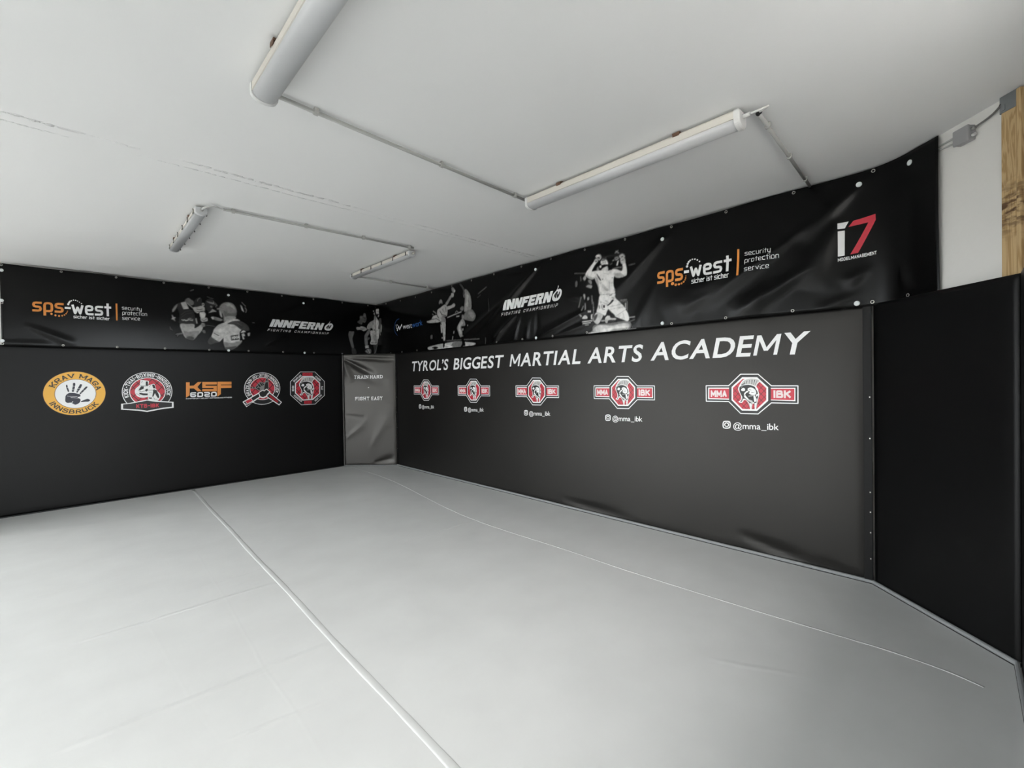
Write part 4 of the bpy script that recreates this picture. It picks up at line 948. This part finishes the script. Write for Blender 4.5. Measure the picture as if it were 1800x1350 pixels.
D.poly([(412,492),(420,468),(500,424),(520,440),(562,402),(640,464),(600,495),(560,560),(500,590),(440,566)], 'white', 11); D.poly([(428,490),(436,472),(498,440),(520,456),(562,420),(616,464),(585,490),(550,540),(498,562),(450,548)], 'ink_black', 12)
D.line([(440,575),(500,590),(590,570)], 8, 'red', 12); D.build('round_emblem', pad_back)

# --- octagon emblem
D = Decal(SB, z)
oo = [(1195,92),(1466,92),(1643,270),(1643,530),(1470,692),(1215,706),(1011,520),(1011,275)]; D.poly(oo, 'ink_black', 1); D.line(oo, 9, 'white', 2, True)
wo2 = [(1235,170),(1432,170),(1564,295),(1564,500),(1432,612),(1240,627),(1094,490),(1094,300)]; ro2 = [(1246,190),(1422,190),(1546,305),(1546,492),(1422,592),(1248,605),(1114,482),(1114,308)]
D.poly(wo2, 'white', 3); D.poly(ro2, 'red', 4); fence(D, [D.P(p) for p in ro2], .075, .012, 'wire', 5)
A0 = SB.uv(z[0]+1330/z[2], z[1]+398/z[2]); ks = abs(SB.uv(z[0]+1330/z[2], z[1]+190/z[2])[1]-A0[1])/abs(cb_[1]-SR.uv(ZB[0]+855/ZB[2], ZB[1]+165/ZB[2])[1])
def hmap(p):
    q = SR.uv(ZB[0]+p[0]/ZB[2], ZB[1]+p[1]/ZB[2]); return (A0[0]+(q[0]-cb_[0])*ks, A0[1]+(q[1]-cb_[1])*ks)
helmet(D, hmap, 2)
D.poly([(1235,110),(1422,110),(1422,166),(1235,166)], 'red', 3); D.poly([(1266,632),(1406,628),(1406,680),(1268,686)], 'red', 3)
D.text(layout_s('MMA', w=.28, gap=.08), (1250,158), (1408,158), (1250,118), 'crimson', 4); D.text(layout_s('IBK', w=.28, gap=.1), (1285,677), (1390,674), (1285,640), 'crimson', 4)
def rtext(D, s, p0, p1, hh, c, ly=3):
    a, b = V(D.P(p0)), V(D.P(p1)); d = b-a; n = V((-d.y, d.x)).normalized(); h = abs(D.P(p0)[1]-D.P((p0[0], p0[1]-hh))[1]); L = layout_s(s, w=.2, gap=.14, rad=.12)
    D.glyphs(L, lambda x, y: tuple(a+d*(x/L[1])+n*(h*y)), c, ly)
rtext(D, 'GRAPPLING', (1082,288), (1222,168), 38, 'white'); rtext(D, 'FITNESS', (1462,192), (1560,268), 36, 'white'); rtext(D, 'BOXEN', (1078,452), (1078,350), 36, 'white'); rtext(D, 'BJJ', (1582,360), (1582,424), 36, 'white'); rtext(D, 'KICKBOXEN', (1066,542), (1208,655), 36, 'white'); rtext(D, 'MUAY THAI', (1480,645), (1600,532), 36, 'white')
D.build('octagon_emblem', pad_back)

# ------------------------------------------------------------------ prints on the banner
def dots(D, L, c):
    for (x, y, r) in L:
        a = D.P((x, y)); b = D.P((x, y-r)); q = D.P((x+r, y)); D.ring(a, abs(q[0]-a[0])*1.05, abs(b[1]-a[1]), c, 1, n=14)
G = .025
def sps(z, S_, dash, west, sich, bar, three, wd, od):
    D = Decal(BN, z); kw = dict(w=.215, gap=.11, rad=.2)
    D.text(layout_s('sps', **kw), *S_, 'orange', 1); D.poly(dash, 'white', 1); D.text(layout_s('west', w=.215, gap=.11, rad=.2), *west, 'white', 1)
    dots(D, wd, 'white'); dots(D, od, 'orange'); D.text(layout_s('sicher ist sicher', w=.2, gap=.14, rad=.12, space=.5), *sich, 'white', 1); D.poly(bar, 'orange', 1)
    for s, a in zip(('security', 'protection', 'service'), three): D.text(layout_s(s, w=.12, gap=.17, rad=.16), *a, 'white', 1)
    D.build('sponsor_logo', banner, grid=G)
sps((0, 440, 6), ((340,632),(674,650),(340,527)), [(683,596),(746,600),(746,621),(683,616)], ((755,664),(1174,687),(755,558)), ((775,713),(1156,737),(775,688)), [(1218,562),(1237,563),(1241,741),(1224,740)],
    [((1286,624),(1493,640),(1286,592)), ((1290,677),(1550,692),(1290,644)), ((1289,731),(1476,739),(1289,700))],
    [(720,569,11),(728,552,10),(737,540,8),(752,532,7.5),(776,526,7),(798,528,6.5),(818,536,6),(838,548,6),(860,563,6)], [(543,670,12),(585,686,11),(623,692,10),(656,690,9),(680,682,8),(697,668,7.5),(706,655,6),(712,642,5)])
sps((1130, 400, 6.6667), ((168,648),(470,600),(168,510)), [(480,505),(540,496),(540,528),(480,537)], ((552,574),(1042,492),(552,440)), ((570,655),(1014,582),(570,610)), [(1108,255),(1132,252),(1130,563),(1104,567)],
    [((1195,328),(1505,284),(1195,284)), ((1195,414),(1597,352),(1195,368)), ((1196,514),(1480,470),(1196,468))],
    [(517,455,14),(525,425,12),(537,402,12),(554,385,10),(580,372,9),(610,370,9),(638,380,9),(664,397,9)], [(347,657,19),(385,670,15),(422,665,13),(453,654,12),(478,635,11),(494,612,9),(500,590,8),(503,567,7)])
D = Decal(BN, (1420, 340, 6.1346))
D.poly([(322,328),(441,303),(400,377),(322,390)], 'white'); D.poly([(325,413),(399,400),(398,670),(325,683)], 'white'); D.poly([(438,362),(492,295),(753,221),(756,285),(545,640),(459,658),(665,312)], 'red')
D.text(layout_s('MODELMANAGEMENT', w=.2, gap=.13, rad=.14), (325,738), (766,656), (325,702), 'white'); D.build('sponsor_logo', banner, grid=G)
def innferno(z, a, flame, hole, sub):
    D = Decal(BN, z); D.text(layout_heavy('INNFERN'), *a, 'white', 1, .42); D.curve(flame, 'white', 1); D.curve(hole, 'ink_black', 2)
    D.text(layout_s('FIGHTING CHAMPIONSHIP', w=.17, gap=.5, rad=.14, space=1.0), *sub, 'grey6', 1, .42); D.build('sponsor_logo', banner, grid=G)
innferno((460, 540, 12.857), ((172,437),(1352,518),(172,263)), [(1547,312),(1540,345),(1525,372),(1578,368),(1612,415),(1594,470),(1545,522),(1478,528),(1428,505),(1418,468),(1440,418),(1490,382),(1525,350)], [(1500,412),(1462,445),(1462,475),(1484,490),(1498,440),(1512,490),(1545,470),(1570,432),(1574,405),(1556,402),(1545,432),(1522,432),(1528,402)], ((128,537),(1500,618),(128,484)))
innferno((870, 490, 13.846), ((220,775),(1345,568),(220,543)), [(1549,160),(1555,200),(1528,268),(1592,243),(1634,300),(1612,420),(1540,522),(1438,546),(1398,490),(1418,390),(1488,302),(1532,232)], [(1512,312),(1450,400),(1455,445),(1492,470),(1500,380),(1520,470),(1565,420),(1592,335),(1578,310),(1552,370),(1528,378),(1540,320)], ((168,912),(1520,682),(168,838)))
D = Decal(BN, (680, 470, 7.94))
D.line([(178,717),(142,738),(120,785),(110,850),(124,908),(154,950)], 5, 'blue'); D.line([(150,888),(172,822),(184,868),(216,795)], 17, 'white')
for x, y in [(137,808),(153,806),(140,832),(146,855)]: D.poly([(x-5,y-6),(x+5,y-7),(x+5,y+5),(x-5,y+6)], 'white')
D.text(layout_b('west', off=-.004, gap=.06), (228,862), (353,843), (228,790), 'white'); D.text(layout_b('work', off=-.004, gap=.06), (356,843), (502,806), (356,768), 'blue'); D.build('sponsor_logo', banner, grid=G)

# printed photographs (flat tones on the banner itself)
def photo(name, z, L):
    D = Decal(BN, z)
    for it in L:
        k, c, ly, pts = it[0], it[1], it[2], it[3]
        if k == 'c': D.curve(pts, c, ly)
        elif k == 'p': D.poly(pts, c, ly)
        else: D.line(pts, it[4], c, ly)
    return D
g = lambda n: 'grey%d' % n
D = photo('coaches', (295, 500, 10.8), [
 ('c',g(3),2,[(330,300),(385,260),(430,285),(490,330),(492,375),(450,395),(395,370),(340,335)]), ('c',g(1),2,[(490,360),(550,270),(622,258),(645,320),(625,410),(540,425)]), ('l',g(4),3,[(562,325),(572,282),(612,262)],8),
 ('c',g(1),2,[(175,390),(250,360),(310,470),(420,475),(495,550),(512,750),(232,750),(225,560)]), ('p',g(5),4,[(248,350),(338,328),(398,462),(300,472)]), ('l',g(5),4,[(355,345),(420,400),(490,460)],10), ('c',g(4),3,[(88,490),(130,420),(182,376),(172,425),(122,500),(96,522)]),
 ('l',g(2),3,[(250,580),(330,520),(430,500)],10), ('l',g(2),3,[(250,630),(350,560),(460,540)],8), ('l',g(2),3,[(420,650),(480,600)],8),
 ('l',g(6),4,[(260,668),(300,680),(320,672),(360,690),(400,668),(440,680),(480,688)],10), ('l',g(6),4,[(285,690),(310,668),(340,692),(372,672)],8), ('l',g(5),4,[(380,655),(420,640),(455,660),(485,665)],7),
 ('c',g(5),3,[(235,757),(370,752),(500,757),(506,832),(580,800),(645,755),(664,800),(640,880),(560,970),(490,1048),(400,1040),(330,1000),(285,920)]), ('c',g(4),4,[(300,880),(400,900),(520,880),(600,900),(500,1040),(400,1035),(335,990)]), ('c',g(2),5,[(350,1000),(430,980),(500,1010),(480,1050),(400,1045)]), ('p',g(5),3,[(540,640),(562,740),(545,745),(525,650)]),
 ('p',g(5),3,[(78,575),(108,620),(150,630),(122,650),(140,695),(104,662),(75,660),(92,625)]), ('l',g(3),3,[(45,800),(55,860)],7), ('l',g(3),3,[(65,845),(92,872)],7),
 ('c',g(5),4,[(484,440),(560,428),(642,408),(694,440),(692,505),(625,505),(565,545),(505,505)]), ('l',g(0),5,[(545,470),(600,480),(660,465)],12), ('l',g(0),5,[(540,510),(600,520)],10),
 ('p',g(6),5,[(604,530),(690,522),(716,560),(700,640),(640,662),(612,600)]), ('c',g(5),6,[(625,640),(700,632),(745,640),(752,690),(690,705),(640,700)]), ('c',g(4),5,[(640,735),(690,738),(705,790),(650,805)]), ('l',g(0),7,[(640,665),(690,690),(740,650)],10),
 ('c',g(1),3,[(715,340),(760,288),(862,305),(885,380),(852,440),(832,485),(762,505),(718,440)]), ('p',g(4),4,[(728,318),(792,330),(866,350),(880,375),(842,378),(762,348)]), ('p',g(5),5,[(860,310),(880,370),(862,372)]), ('p',g(4),4,[(806,402),(848,418),(836,446),(800,432)]), ('p',g(3),4,[(800,520),(840,460),(860,480),(820,525)]), ('l',g(2),4,[(745,232),(800,262),(862,270)],8),
 ('p',g(5),4,[(775,540),(852,474),(925,518),(860,520)]), ('c',g(5),4,[(650,358),(688,366),(690,405),(655,408)]), ('c',g(1),5,[(662,372),(680,378),(676,396),(662,394)]), ('c',g(4),4,[(826,612),(900,620),(970,640),(1038,672),(1000,692),(920,680),(860,652)]), ('p',g(6),5,[(820,625),(870,615),(875,665),(845,660)]), ('l',g(2),4,[(740,780),(820,785),(890,800)],8), ('c',g(3),4,[(655,880),(700,870),(715,920),(680,920)]),
 ('l',g(3),4,[(870,375),(925,400),(905,430)],8), ('l',g(3),4,[(890,350),(940,410)],6), ('p',g(4),4,[(930,455),(975,450),(975,475),(940,478)]),
 ('c',g(4),5,[(972,470),(1000,400),(1060,355),(1150,345),(1235,378),(1290,460),(1298,540),(1280,600),(1284,650),(1190,690),(1070,715),(1058,620),(1030,560),(992,562)]), ('c',g(5),6,[(1075,385),(1160,362),(1240,410),(1262,470),(1200,430),(1130,410)]), ('c',g(3),6,[(1060,500),(1150,545),(1285,540),(1278,605),(1180,600),(1080,600)]), ('c',g(5),7,[(1090,620),(1180,610),(1270,618),(1275,650),(1180,680),(1085,690)]), ('l',g(3),8,[(1090,640),(1180,636),(1275,632)],6), ('c',g(5),6,[(980,500),(1010,530),(1032,610),(1020,625),(990,580)]), ('c',g(0),7,[(1020,545),(1045,570),(1050,640),(1032,620)]),
 ('c',g(2),4,[(840,985),(905,1045),(985,1085),(900,1105),(810,1135),(760,1095),(795,1015)]), ('c',g(6),5,[(880,850),(960,770),(1070,725),(1150,672),(1300,660),(1360,700),(1250,740),(1260,770),(1385,850),(1372,940),(1362,1060),(1405,1072),(1330,1160),(1200,1235),(1110,1225),(1062,1120),(1055,1015),(980,1082),(900,1042),(832,990),(862,900)]),
 ('c',g(4),6,[(1064,1090),(1200,1110),(1400,1070),(1330,1162),(1205,1236),(1108,1226)]), ('c',g(2),7,[(1090,1190),(1200,1180),(1310,1170),(1200,1238),(1112,1228)]), ('l',g(5),6,[(900,860),(980,830),(1060,835)],6), ('l',g(4),6,[(1085,970),(1150,930)],6), ('l',g(5),6,[(840,990),(900,1030),(980,1065)],7), ('l',g(5),6,[(1055,1010),(1075,900)],7),
 ('c',g(2),7,[(1130,750),(1220,702),(1350,695),(1455,740),(1522,800),(1535,872),(1440,872),(1370,848),(1260,768)]), ('l',g(3),8,[(1200,720),(1330,740),(1400,790)],8),
 ('p','ink_black',8,[(1188,970),(1340,950),(1352,1045),(1200,1067)]), ('c','ink_black',8,[(1362,900),(1425,862),(1490,890),(1500,980),(1470,1060),(1410,1062),(1365,1000)]), ('c',g(6),9,[(1382,912),(1430,872),(1472,895),(1440,908),(1400,915)]), ('c',g(5),9,[(1400,945),(1440,930),(1460,975),(1430,985),(1450,1030),(1425,1035),(1412,985)]), ('p','ink_black',8,[(1490,900),(1555,890),(1560,975),(1500,1000)]), ('p',g(5),9,[(1512,928),(1554,915),(1552,972),(1522,978)]),
 ('l',g(0),7,[(872,920),(920,950),(972,972)],14), ('p',g(6),4,[(1375,390),(1402,420),(1444,525),(1402,492)]), ('l',g(4),4,[(1400,340),(1440,385),(1475,420)],8), ('l',g(4),4,[(1462,440),(1490,490),(1475,535)],9), ('l',g(4),3,[(152,945),(285,922)],9), ('l',g(3),3,[(178,985),(200,950),(300,935)],7), ('l',g(3),2,[(430,125),(490,100)],6), ('l',g(3),2,[(1604,725),(1640,728)],7)])
D.text(layout_s('MMA', w=.26, gap=.1), (1212,1048), (1350,1026), (1212,982), g(6), 9); photo_build(D, 'printed_photo', banner)
photo_build(photo('corner', (605, 530, 13.506), [
 ('c',g(3),2,[(378,362),(440,292),(498,288),(520,360),(528,425),(492,502),(440,492),(412,545),(318,490),(372,440)]), ('c',g(0),3,[(350,360),(400,280),(470,270),(450,330),(440,350),(400,345)]), ('c',g(4),4,[(384,362),(420,366),(416,406),(392,398)]), ('l',g(0),4,[(450,385),(505,400)],14), ('l',g(0),4,[(470,460),(500,455)],9), ('c',g(4),4,[(470,310),(500,310),(508,360),(480,365)]),
 ('c',g(3),2,[(122,715),(180,718),(232,722),(206,830),(192,900),(230,1085),(190,1102),(148,980),(108,820)]), ('c',g(2),2,[(186,1122),(250,1118),(290,1210),(262,1252),(200,1245)]), ('l',g(0),3,[(215,1160),(232,1240)],6), ('c',g(5),3,[(298,614),(370,612),(395,592),(462,602),(542,655),(468,702),(400,668),(306,668)]), ('l',g(2),4,[(385,640),(450,660)],12), ('l',g(6),4,[(410,632),(440,645)],10),
 ('c',g(4),3,[(490,800),(530,735),(560,690),(620,655),(595,760),(552,840),(556,1030),(500,1032),(484,900)]), ('p',g(3),2,[(560,860),(600,850),(605,880),(560,920)]), ('p',g(6),4,[(498,1050),(575,1038),(587,1100),(505,1108)]), ('c',g(4),3,[(500,1180),(560,1120),(625,1135),(642,1195),(600,1245),(535,1212)]), ('l',g(7),4,[(560,1130),(610,1220)],14), ('l',g(6),4,[(520,1180),(555,1200)],16), ('l',g(0),5,[(545,1150),(590,1240)],8),
 ('c',g(6),2,[(748,200),(790,182),(825,188),(822,255),(830,290),(828,350),(802,372),(790,325),(756,275)]), ('l',g(0),4,[(762,238),(818,246)],10), ('c',g(0),3,[(780,300),(820,292),(826,318),(800,330),(815,345),(790,352)]), ('c',g(5),3,[(702,280),(735,268),(738,322),(712,312)]), ('c',g(7),3,[(688,225),(702,220),(714,232),(702,245)]),
 ('c',g(6),2,[(732,335),(760,380),(795,430),(822,480),(828,600),(846,675),(800,700),(750,712),(690,685),(655,628),(560,662),(552,580),(620,490),(712,435)]), ('c',g(5),3,[(560,610),(600,510),(690,462),(690,560),(650,620),(565,657)]), ('c',g(5),3,[(735,340),(770,400),(790,450),(760,440),(720,430)]), ('l',g(3),4,[(660,640),(720,690),(800,690)],8), ('c',g(1),4,[(718,668),(735,665),(738,682),(722,684)]), ('c',g(2),3,[(830,420),(880,415),(878,560),(852,655),(808,645),(825,520)]), ('c',g(5),3,[(880,545),(896,600),(882,725),(862,690)]), ('l',g(5),3,[(845,690),(862,800)],12),
 ('c',g(6),3,[(618,712),(690,690),(760,716),(830,690),(822,860),(800,900),(778,1005),(628,1010),(642,900)]), ('l',g(0),4,[(636,978),(778,975)],10), ('l',g(4),4,[(650,760),(720,790),(810,770)],6), ('c',g(5),4,[(700,800),(800,830),(770,960),(720,950)]), ('c',g(2),3,[(702,1032),(795,1020),(772,1100),(722,1252),(712,1120)]), ('l',g(4),4,[(730,1230),(755,1110)],14)]), 'printed_photo', banner)
photo_build(photo('two fighters', (750, 480, 9.31), [
 ('c',g(4),2,[(202,490),(222,440),(248,445),(258,500),(236,525),(214,512)]), ('c',g(0),3,[(215,500),(255,495),(240,540),(222,530)]), ('c',g(5),2,[(178,612),(230,568),(300,518),(335,560),(338,650),(322,705),(250,712),(236,765),(192,770),(178,690)]), ('l',g(1),3,[(215,620),(250,680),(320,700)],14), ('l',g(3),3,[(250,590),(300,660)],10), ('l',g(2),3,[(310,560),(320,640)],14),
 ('c',g(4),2,[(308,500),(340,450),(388,368),(408,390),(372,455),(332,525)]), ('c',g(5),2,[(400,338),(438,332),(436,385),(412,395)]), ('c',g(4),2,[(406,245),(430,240),(466,290),(444,325),(415,295)]), ('c',g(6),3,[(440,285),(464,290),(448,315)]), ('c',g(5),2,[(330,555),(400,530),(436,500),(460,510),(456,545),(400,575),(342,598)]), ('c',g(4),2,[(245,720),(300,735),(308,812),(236,825)]),
 ('c',g(5),2,[(248,815),(306,815),(308,950),(302,1112),(280,1112),(266,950)]), ('p',g(5),2,[(228,842),(250,850),(260,972),(240,978)]), ('c','ink_black',4,[(278,1110),(305,1112),(302,1180),(285,1220),(270,1215)]),
 ('c',g(5),2,[(10,795),(80,768),(110,710),(178,690),(236,738),(222,795),(60,815)]), ('l',g(1),3,[(80,760),(160,745),(220,780)],12), ('l',g(1),3,[(170,690),(200,740)],16), ('l',g(4),2,[(108,625),(135,640),(160,665)],10), ('l',g(3),2,[(95,670),(120,690)],10),
 ('c',g(4),2,[(610,292),(650,275),(712,380),(724,582),(640,628),(608,605),(622,420)]), ('c',g(5),3,[(640,360),(682,365),(690,480),(640,600),(625,560),(650,450)]), ('l',g(2),4,[(672,380),(690,560)],10), ('c',g(2),2,[(535,180),(570,195),(622,290),(605,400),(592,350),(590,270)]), ('c',g(4),3,[(615,290),(640,292),(650,330),(625,320)]), ('l',g(4),3,[(598,365),(610,400)],12), ('c',g(3),2,[(636,632),(720,592),(770,640),(795,705),(755,780),(650,765),(600,740)]), ('c',g(4),3,[(680,630),(740,640),(780,700),(740,740),(690,690)]), ('c',g(4),2,[(500,890),(540,800),(592,748),(628,850),(562,872),(580,950),(584,1045),(545,1030),(510,940)]), ('c',g(5),3,[(515,870),(570,790),(590,830),(545,880),(570,960),(550,1000)]), ('c','ink_black',4,[(565,1050),(610,1050),(635,1180),(600,1200),(555,1210),(585,1140)]),
 ('l',g(5),2,[(340,728),(450,680),(565,632)],12), ('l',g(4),2,[(465,650),(485,620),(512,635),(505,660),(478,665)],10), ('c',g(4),2,[(575,690),(600,690),(602,740),(575,745)]), ('c',g(3),2,[(545,580),(575,545),(600,560),(590,610),(560,610)]), ('l',g(5),2,[(485,710),(530,705)],14), ('l',g(5),2,[(665,850),(672,860)],14),
 ('c',g(5),2,[(18,1222),(130,1182),(300,1150),(500,1118),(640,1128),(800,1150),(700,1200),(500,1212),(110,1268)]), ('c',g(3),3,[(430,1140),(560,1120),(640,1150),(560,1205),(420,1215)]), ('c','ink_black',4,[(90,1212),(150,1200),(196,1218),(160,1240),(115,1248)]), ('l',g(7),5,[(300,1172),(420,1205),(295,1248)],11), ('l',g(3),2,[(330,1105),(600,1090),(860,1075)],6),
 ('l',g(3),2,[(840,340),(980,228)],6), ('l',g(2),2,[(830,402),(882,355)],5), ('l',g(5),2,[(72,1020),(72,1075)],10), ('l',g(5),2,[(90,1015),(90,1075)],8), ('l',g(5),2,[(432,1035),(425,1090)],14), ('l',g(5),2,[(448,950),(445,985)],14), ('l',g(5),2,[(592,905),(592,935)],16), ('l',g(6),2,[(250,1058),(265,1062)],14), ('l',g(2),2,[(960,1060),(960,1150)],10), ('l',g(2),2,[(1010,420),(1018,620)],5), ('l',g(4),2,[(590,1030),(605,1028)],10)]), 'printed_photo', banner)
photo_build(photo('kneeling fighter', (1000, 430, 8.433), [
 ('c',g(7),2,[(365,275),(395,232),(432,250),(392,300),(345,400),(435,392),(408,470),(350,517),(288,492),(252,440),(308,350)]), ('c',g(5),3,[(268,452),(300,470),(360,490),(400,470),(350,516),(290,492)]), ('c',g(6),3,[(380,250),(408,212),(432,240),(402,280)]), ('l',g(1),4,[(395,245),(420,255)],16), ('c',g(5),2,[(402,180),(440,148),(482,162),(482,205),(450,235),(418,205)]), ('l',g(1),3,[(430,195),(462,205)],20), ('l',g(7),3,[(415,170),(470,172)],14),
 ('c',g(7),2,[(476,260),(505,215),(560,235),(582,290),(552,292),(500,312),(486,290)]), ('c','ink_black',3,[(442,330),(488,305),(560,292),(572,318),(510,352),(480,385),(450,370)]), ('c',g(7),4,[(458,325),(478,312),(486,330),(470,345)]), ('l',g(2),4,[(540,245),(550,280)],8), ('c',g(3),3,[(480,235),(520,212),(560,222),(500,250)]), ('l',g(2),4,[(495,275),(530,270)],8), ('c',g(6),2,[(488,360),(560,312),(580,390),(500,410)]),
 ('c',g(7),2,[(395,402),(500,388),(590,390),(682,372),(695,440),(668,482),(668,600),(692,718),(560,738),(468,742),(440,620),(392,505)]), ('c','ink_black',4,[(412,425),(448,468),(485,532),(462,530),(430,480)]), ('c',g(5),3,[(394,490),(430,500),(450,600),(470,730),(445,640)]), ('c',g(6),3,[(500,580),(560,640),(600,690),(560,690),(500,640)]), ('c',g(5),4,[(540,660),(580,650),(600,675),(565,690)]), ('l',g(4),4,[(600,520),(605,640),(620,710)],7), ('c',g(1),5,[(498,510),(512,505),(512,525),(500,526)]), ('c',g(6),3,[(450,540),(500,560),(480,590),(455,570)]), ('c',g(6),3,[(600,560),(650,555),(650,580),(610,590)]), ('l',g(5),3,[(520,430),(600,440)],8), ('c',g(1),5,[(640,488),(650,485),(650,500),(641,500)]),
 ('c',g(7),2,[(640,378),(700,368),(790,392),(798,280),(830,265),(872,435),(835,472),(740,492),(678,465)]), ('c',g(5),3,[(690,430),(760,420),(800,440),(830,470),(740,490),(680,465)]), ('l',g(4),3,[(795,380),(800,320)],12), ('c',g(6),2,[(765,220),(818,198),(832,270),(782,284)]), ('l',g(2),4,[(775,235),(815,225)],10), ('c',g(5),2,[(748,165),(800,142),(828,178),(802,212),(760,205)]), ('l',g(1),3,[(775,185),(805,175)],16), ('c',g(4),2,[(680,200),(720,180),(740,210),(700,235)]), ('l',g(0),3,[(690,215),(725,200)],10), ('p',g(6),2,[(724,240),(738,240),(722,312),(704,310)]), ('l',g(5),2,[(690,130),(735,90)],7), ('l',g(5),2,[(700,100),(745,130)],6), ('l',g(5),2,[(650,240),(670,232)],8), ('l',g(4),2,[(650,362),(720,345),(780,335)],8), ('l',g(4),2,[(615,300),(640,280)],6),
 ('c',g(7),3,[(468,748),(570,735),(690,722),(694,790),(765,862),(842,960),(770,1010),(698,1060),(590,968),(562,1000),(540,1052),(480,1030),(418,1000),(440,900)]), ('c','ink_black',5,[(650,812),(670,830),(600,900),(565,905),(610,860)]), ('c','ink_black',5,[(588,955),(640,1000),(685,1055),(560,1050),(570,1000)]), ('l',g(2),5,[(490,850),(560,880),(600,890)],7), ('l',g(2),5,[(600,920),(700,900),(780,880)],5), ('l',g(3),5,[(620,960),(720,940),(820,920)],5), ('l',g(3),5,[(540,830),(600,860)],6), ('l',g(2),5,[(470,745),(600,735),(690,728)],7), ('l',g(1),5,[(605,752),(650,745)],12), ('l',g(3),5,[(700,1058),(770,1012),(840,965)],6), ('l',g(3),5,[(420,1000),(480,1028),(540,1052)],6), ('l',g(1),5,[(450,900),(462,950)],14), ('l',g(1),5,[(475,840),(482,870)],10),
 ('l','ink_black',5,[(500,880),(486,920),(510,965),(540,960)],9), ('c','ink_black',5,[(510,900),(535,895),(540,930),(515,940)]), ('l',g(4),5,[(640,780),(680,800)],14),
 ('c',g(6),2,[(418,1005),(505,1022),(492,1090),(442,1168),(402,1168),(362,1110),(382,1050)]), ('c',g(2),3,[(385,1050),(430,1030),(410,1100),(385,1130),(366,1105)]), ('c',g(7),2,[(702,1055),(830,962),(892,1080),(872,1132),(805,1108),(720,1075)]), ('l',g(4),3,[(800,1010),(830,1100)],7), ('c',g(6),2,[(545,1085),(600,1040),(620,1085),(695,1092),(692,1112),(590,1118),(572,1160),(545,1145)]), ('l',g(5),2,[(480,1130),(540,1125)],14),
 ('c',g(3),1,[(380,1192),(600,1166),(885,1132),(898,1250),(620,1288),(330,1312),(352,1270)]), ('l',g(3),2,[(410,1210),(640,1195),(860,1180)],8), ('c',g(5),1.5,[(400,1215),(640,1190),(870,1160),(880,1240),(620,1278),(380,1300)]), ('c',g(6),2,[(400,1215),(500,1190),(640,1200),(800,1165),(875,1180),(868,1235),(700,1240),(620,1272),(430,1296)]), ('c',g(7),2.5,[(470,1262),(600,1235),(700,1215),(850,1200),(840,1228),(640,1256),(520,1280)]), ('l',g(7),2,[(290,1314),(650,1290),(1000,1252)],12), ('l','ink_black',3,[(850,1245),(872,1240)],14),
 ('c',g(5),2,[(218,500),(252,458),(262,490),(240,535)]), ('c',g(4),2,[(292,540),(320,522),(345,560),(330,590)]), ('c',g(5),2,[(262,622),(300,600),(345,610),(335,645),(290,635)]), ('c',g(3),2,[(105,560),(125,545),(130,600),(108,630)]), ('c',g(5),2,[(222,745),(240,740),(245,780),(235,815)]), ('c',g(5),2,[(280,790),(298,780),(302,810),(285,825)]), ('l',g(4),2,[(190,780),(165,870),(150,930)],9), ('l',g(5),2,[(245,870),(248,965)],12), ('l',g(4),2,[(220,910),(190,975)],10), ('l',g(4),2,[(180,480),(185,540)],8), ('l',g(3),2,[(90,430),(250,428)],6), ('l',g(4),2,[(345,760),(352,880)],10), ('p',g(6),2,[(285,982),(328,980),(328,1002),(285,1004)]), ('c',g(6),2,[(200,1095),(235,1048),(270,1060),(272,1095)]), ('p',g(6),2,[(330,1040),(352,1030),(352,1110),(332,1100)]), ('c',g(5),2,[(165,1040),(190,1045),(185,1075)]), ('l',g(6),2,[(200,1142),(280,1132),(355,1128)],12), ('l',g(6),2,[(208,1172),(330,1155)],10), ('l',g(5),2,[(365,850),(370,950),(368,1050)],5), ('l',g(6),2,[(250,1190),(300,1188)],8),
 ('l',g(4),2,[(765,825),(860,818)],10), ('l',g(3),2,[(770,845),(855,840)],7), ('l',g(5),2,[(842,865),(845,960)],16), ('l',g(3),2,[(865,840),(866,980)],6), ('l',g(5),2,[(895,1078),(980,1070)],9), ('l',g(3),2,[(900,1140),(980,1110)],7), ('l',g(4),2,[(890,305),(990,288)],6), ('c',g(4),2,[(420,355),(440,330),(450,380),(425,390)]), ('l',g(4),2,[(690,660),(692,700)],10)]), 'printed_photo', banner)
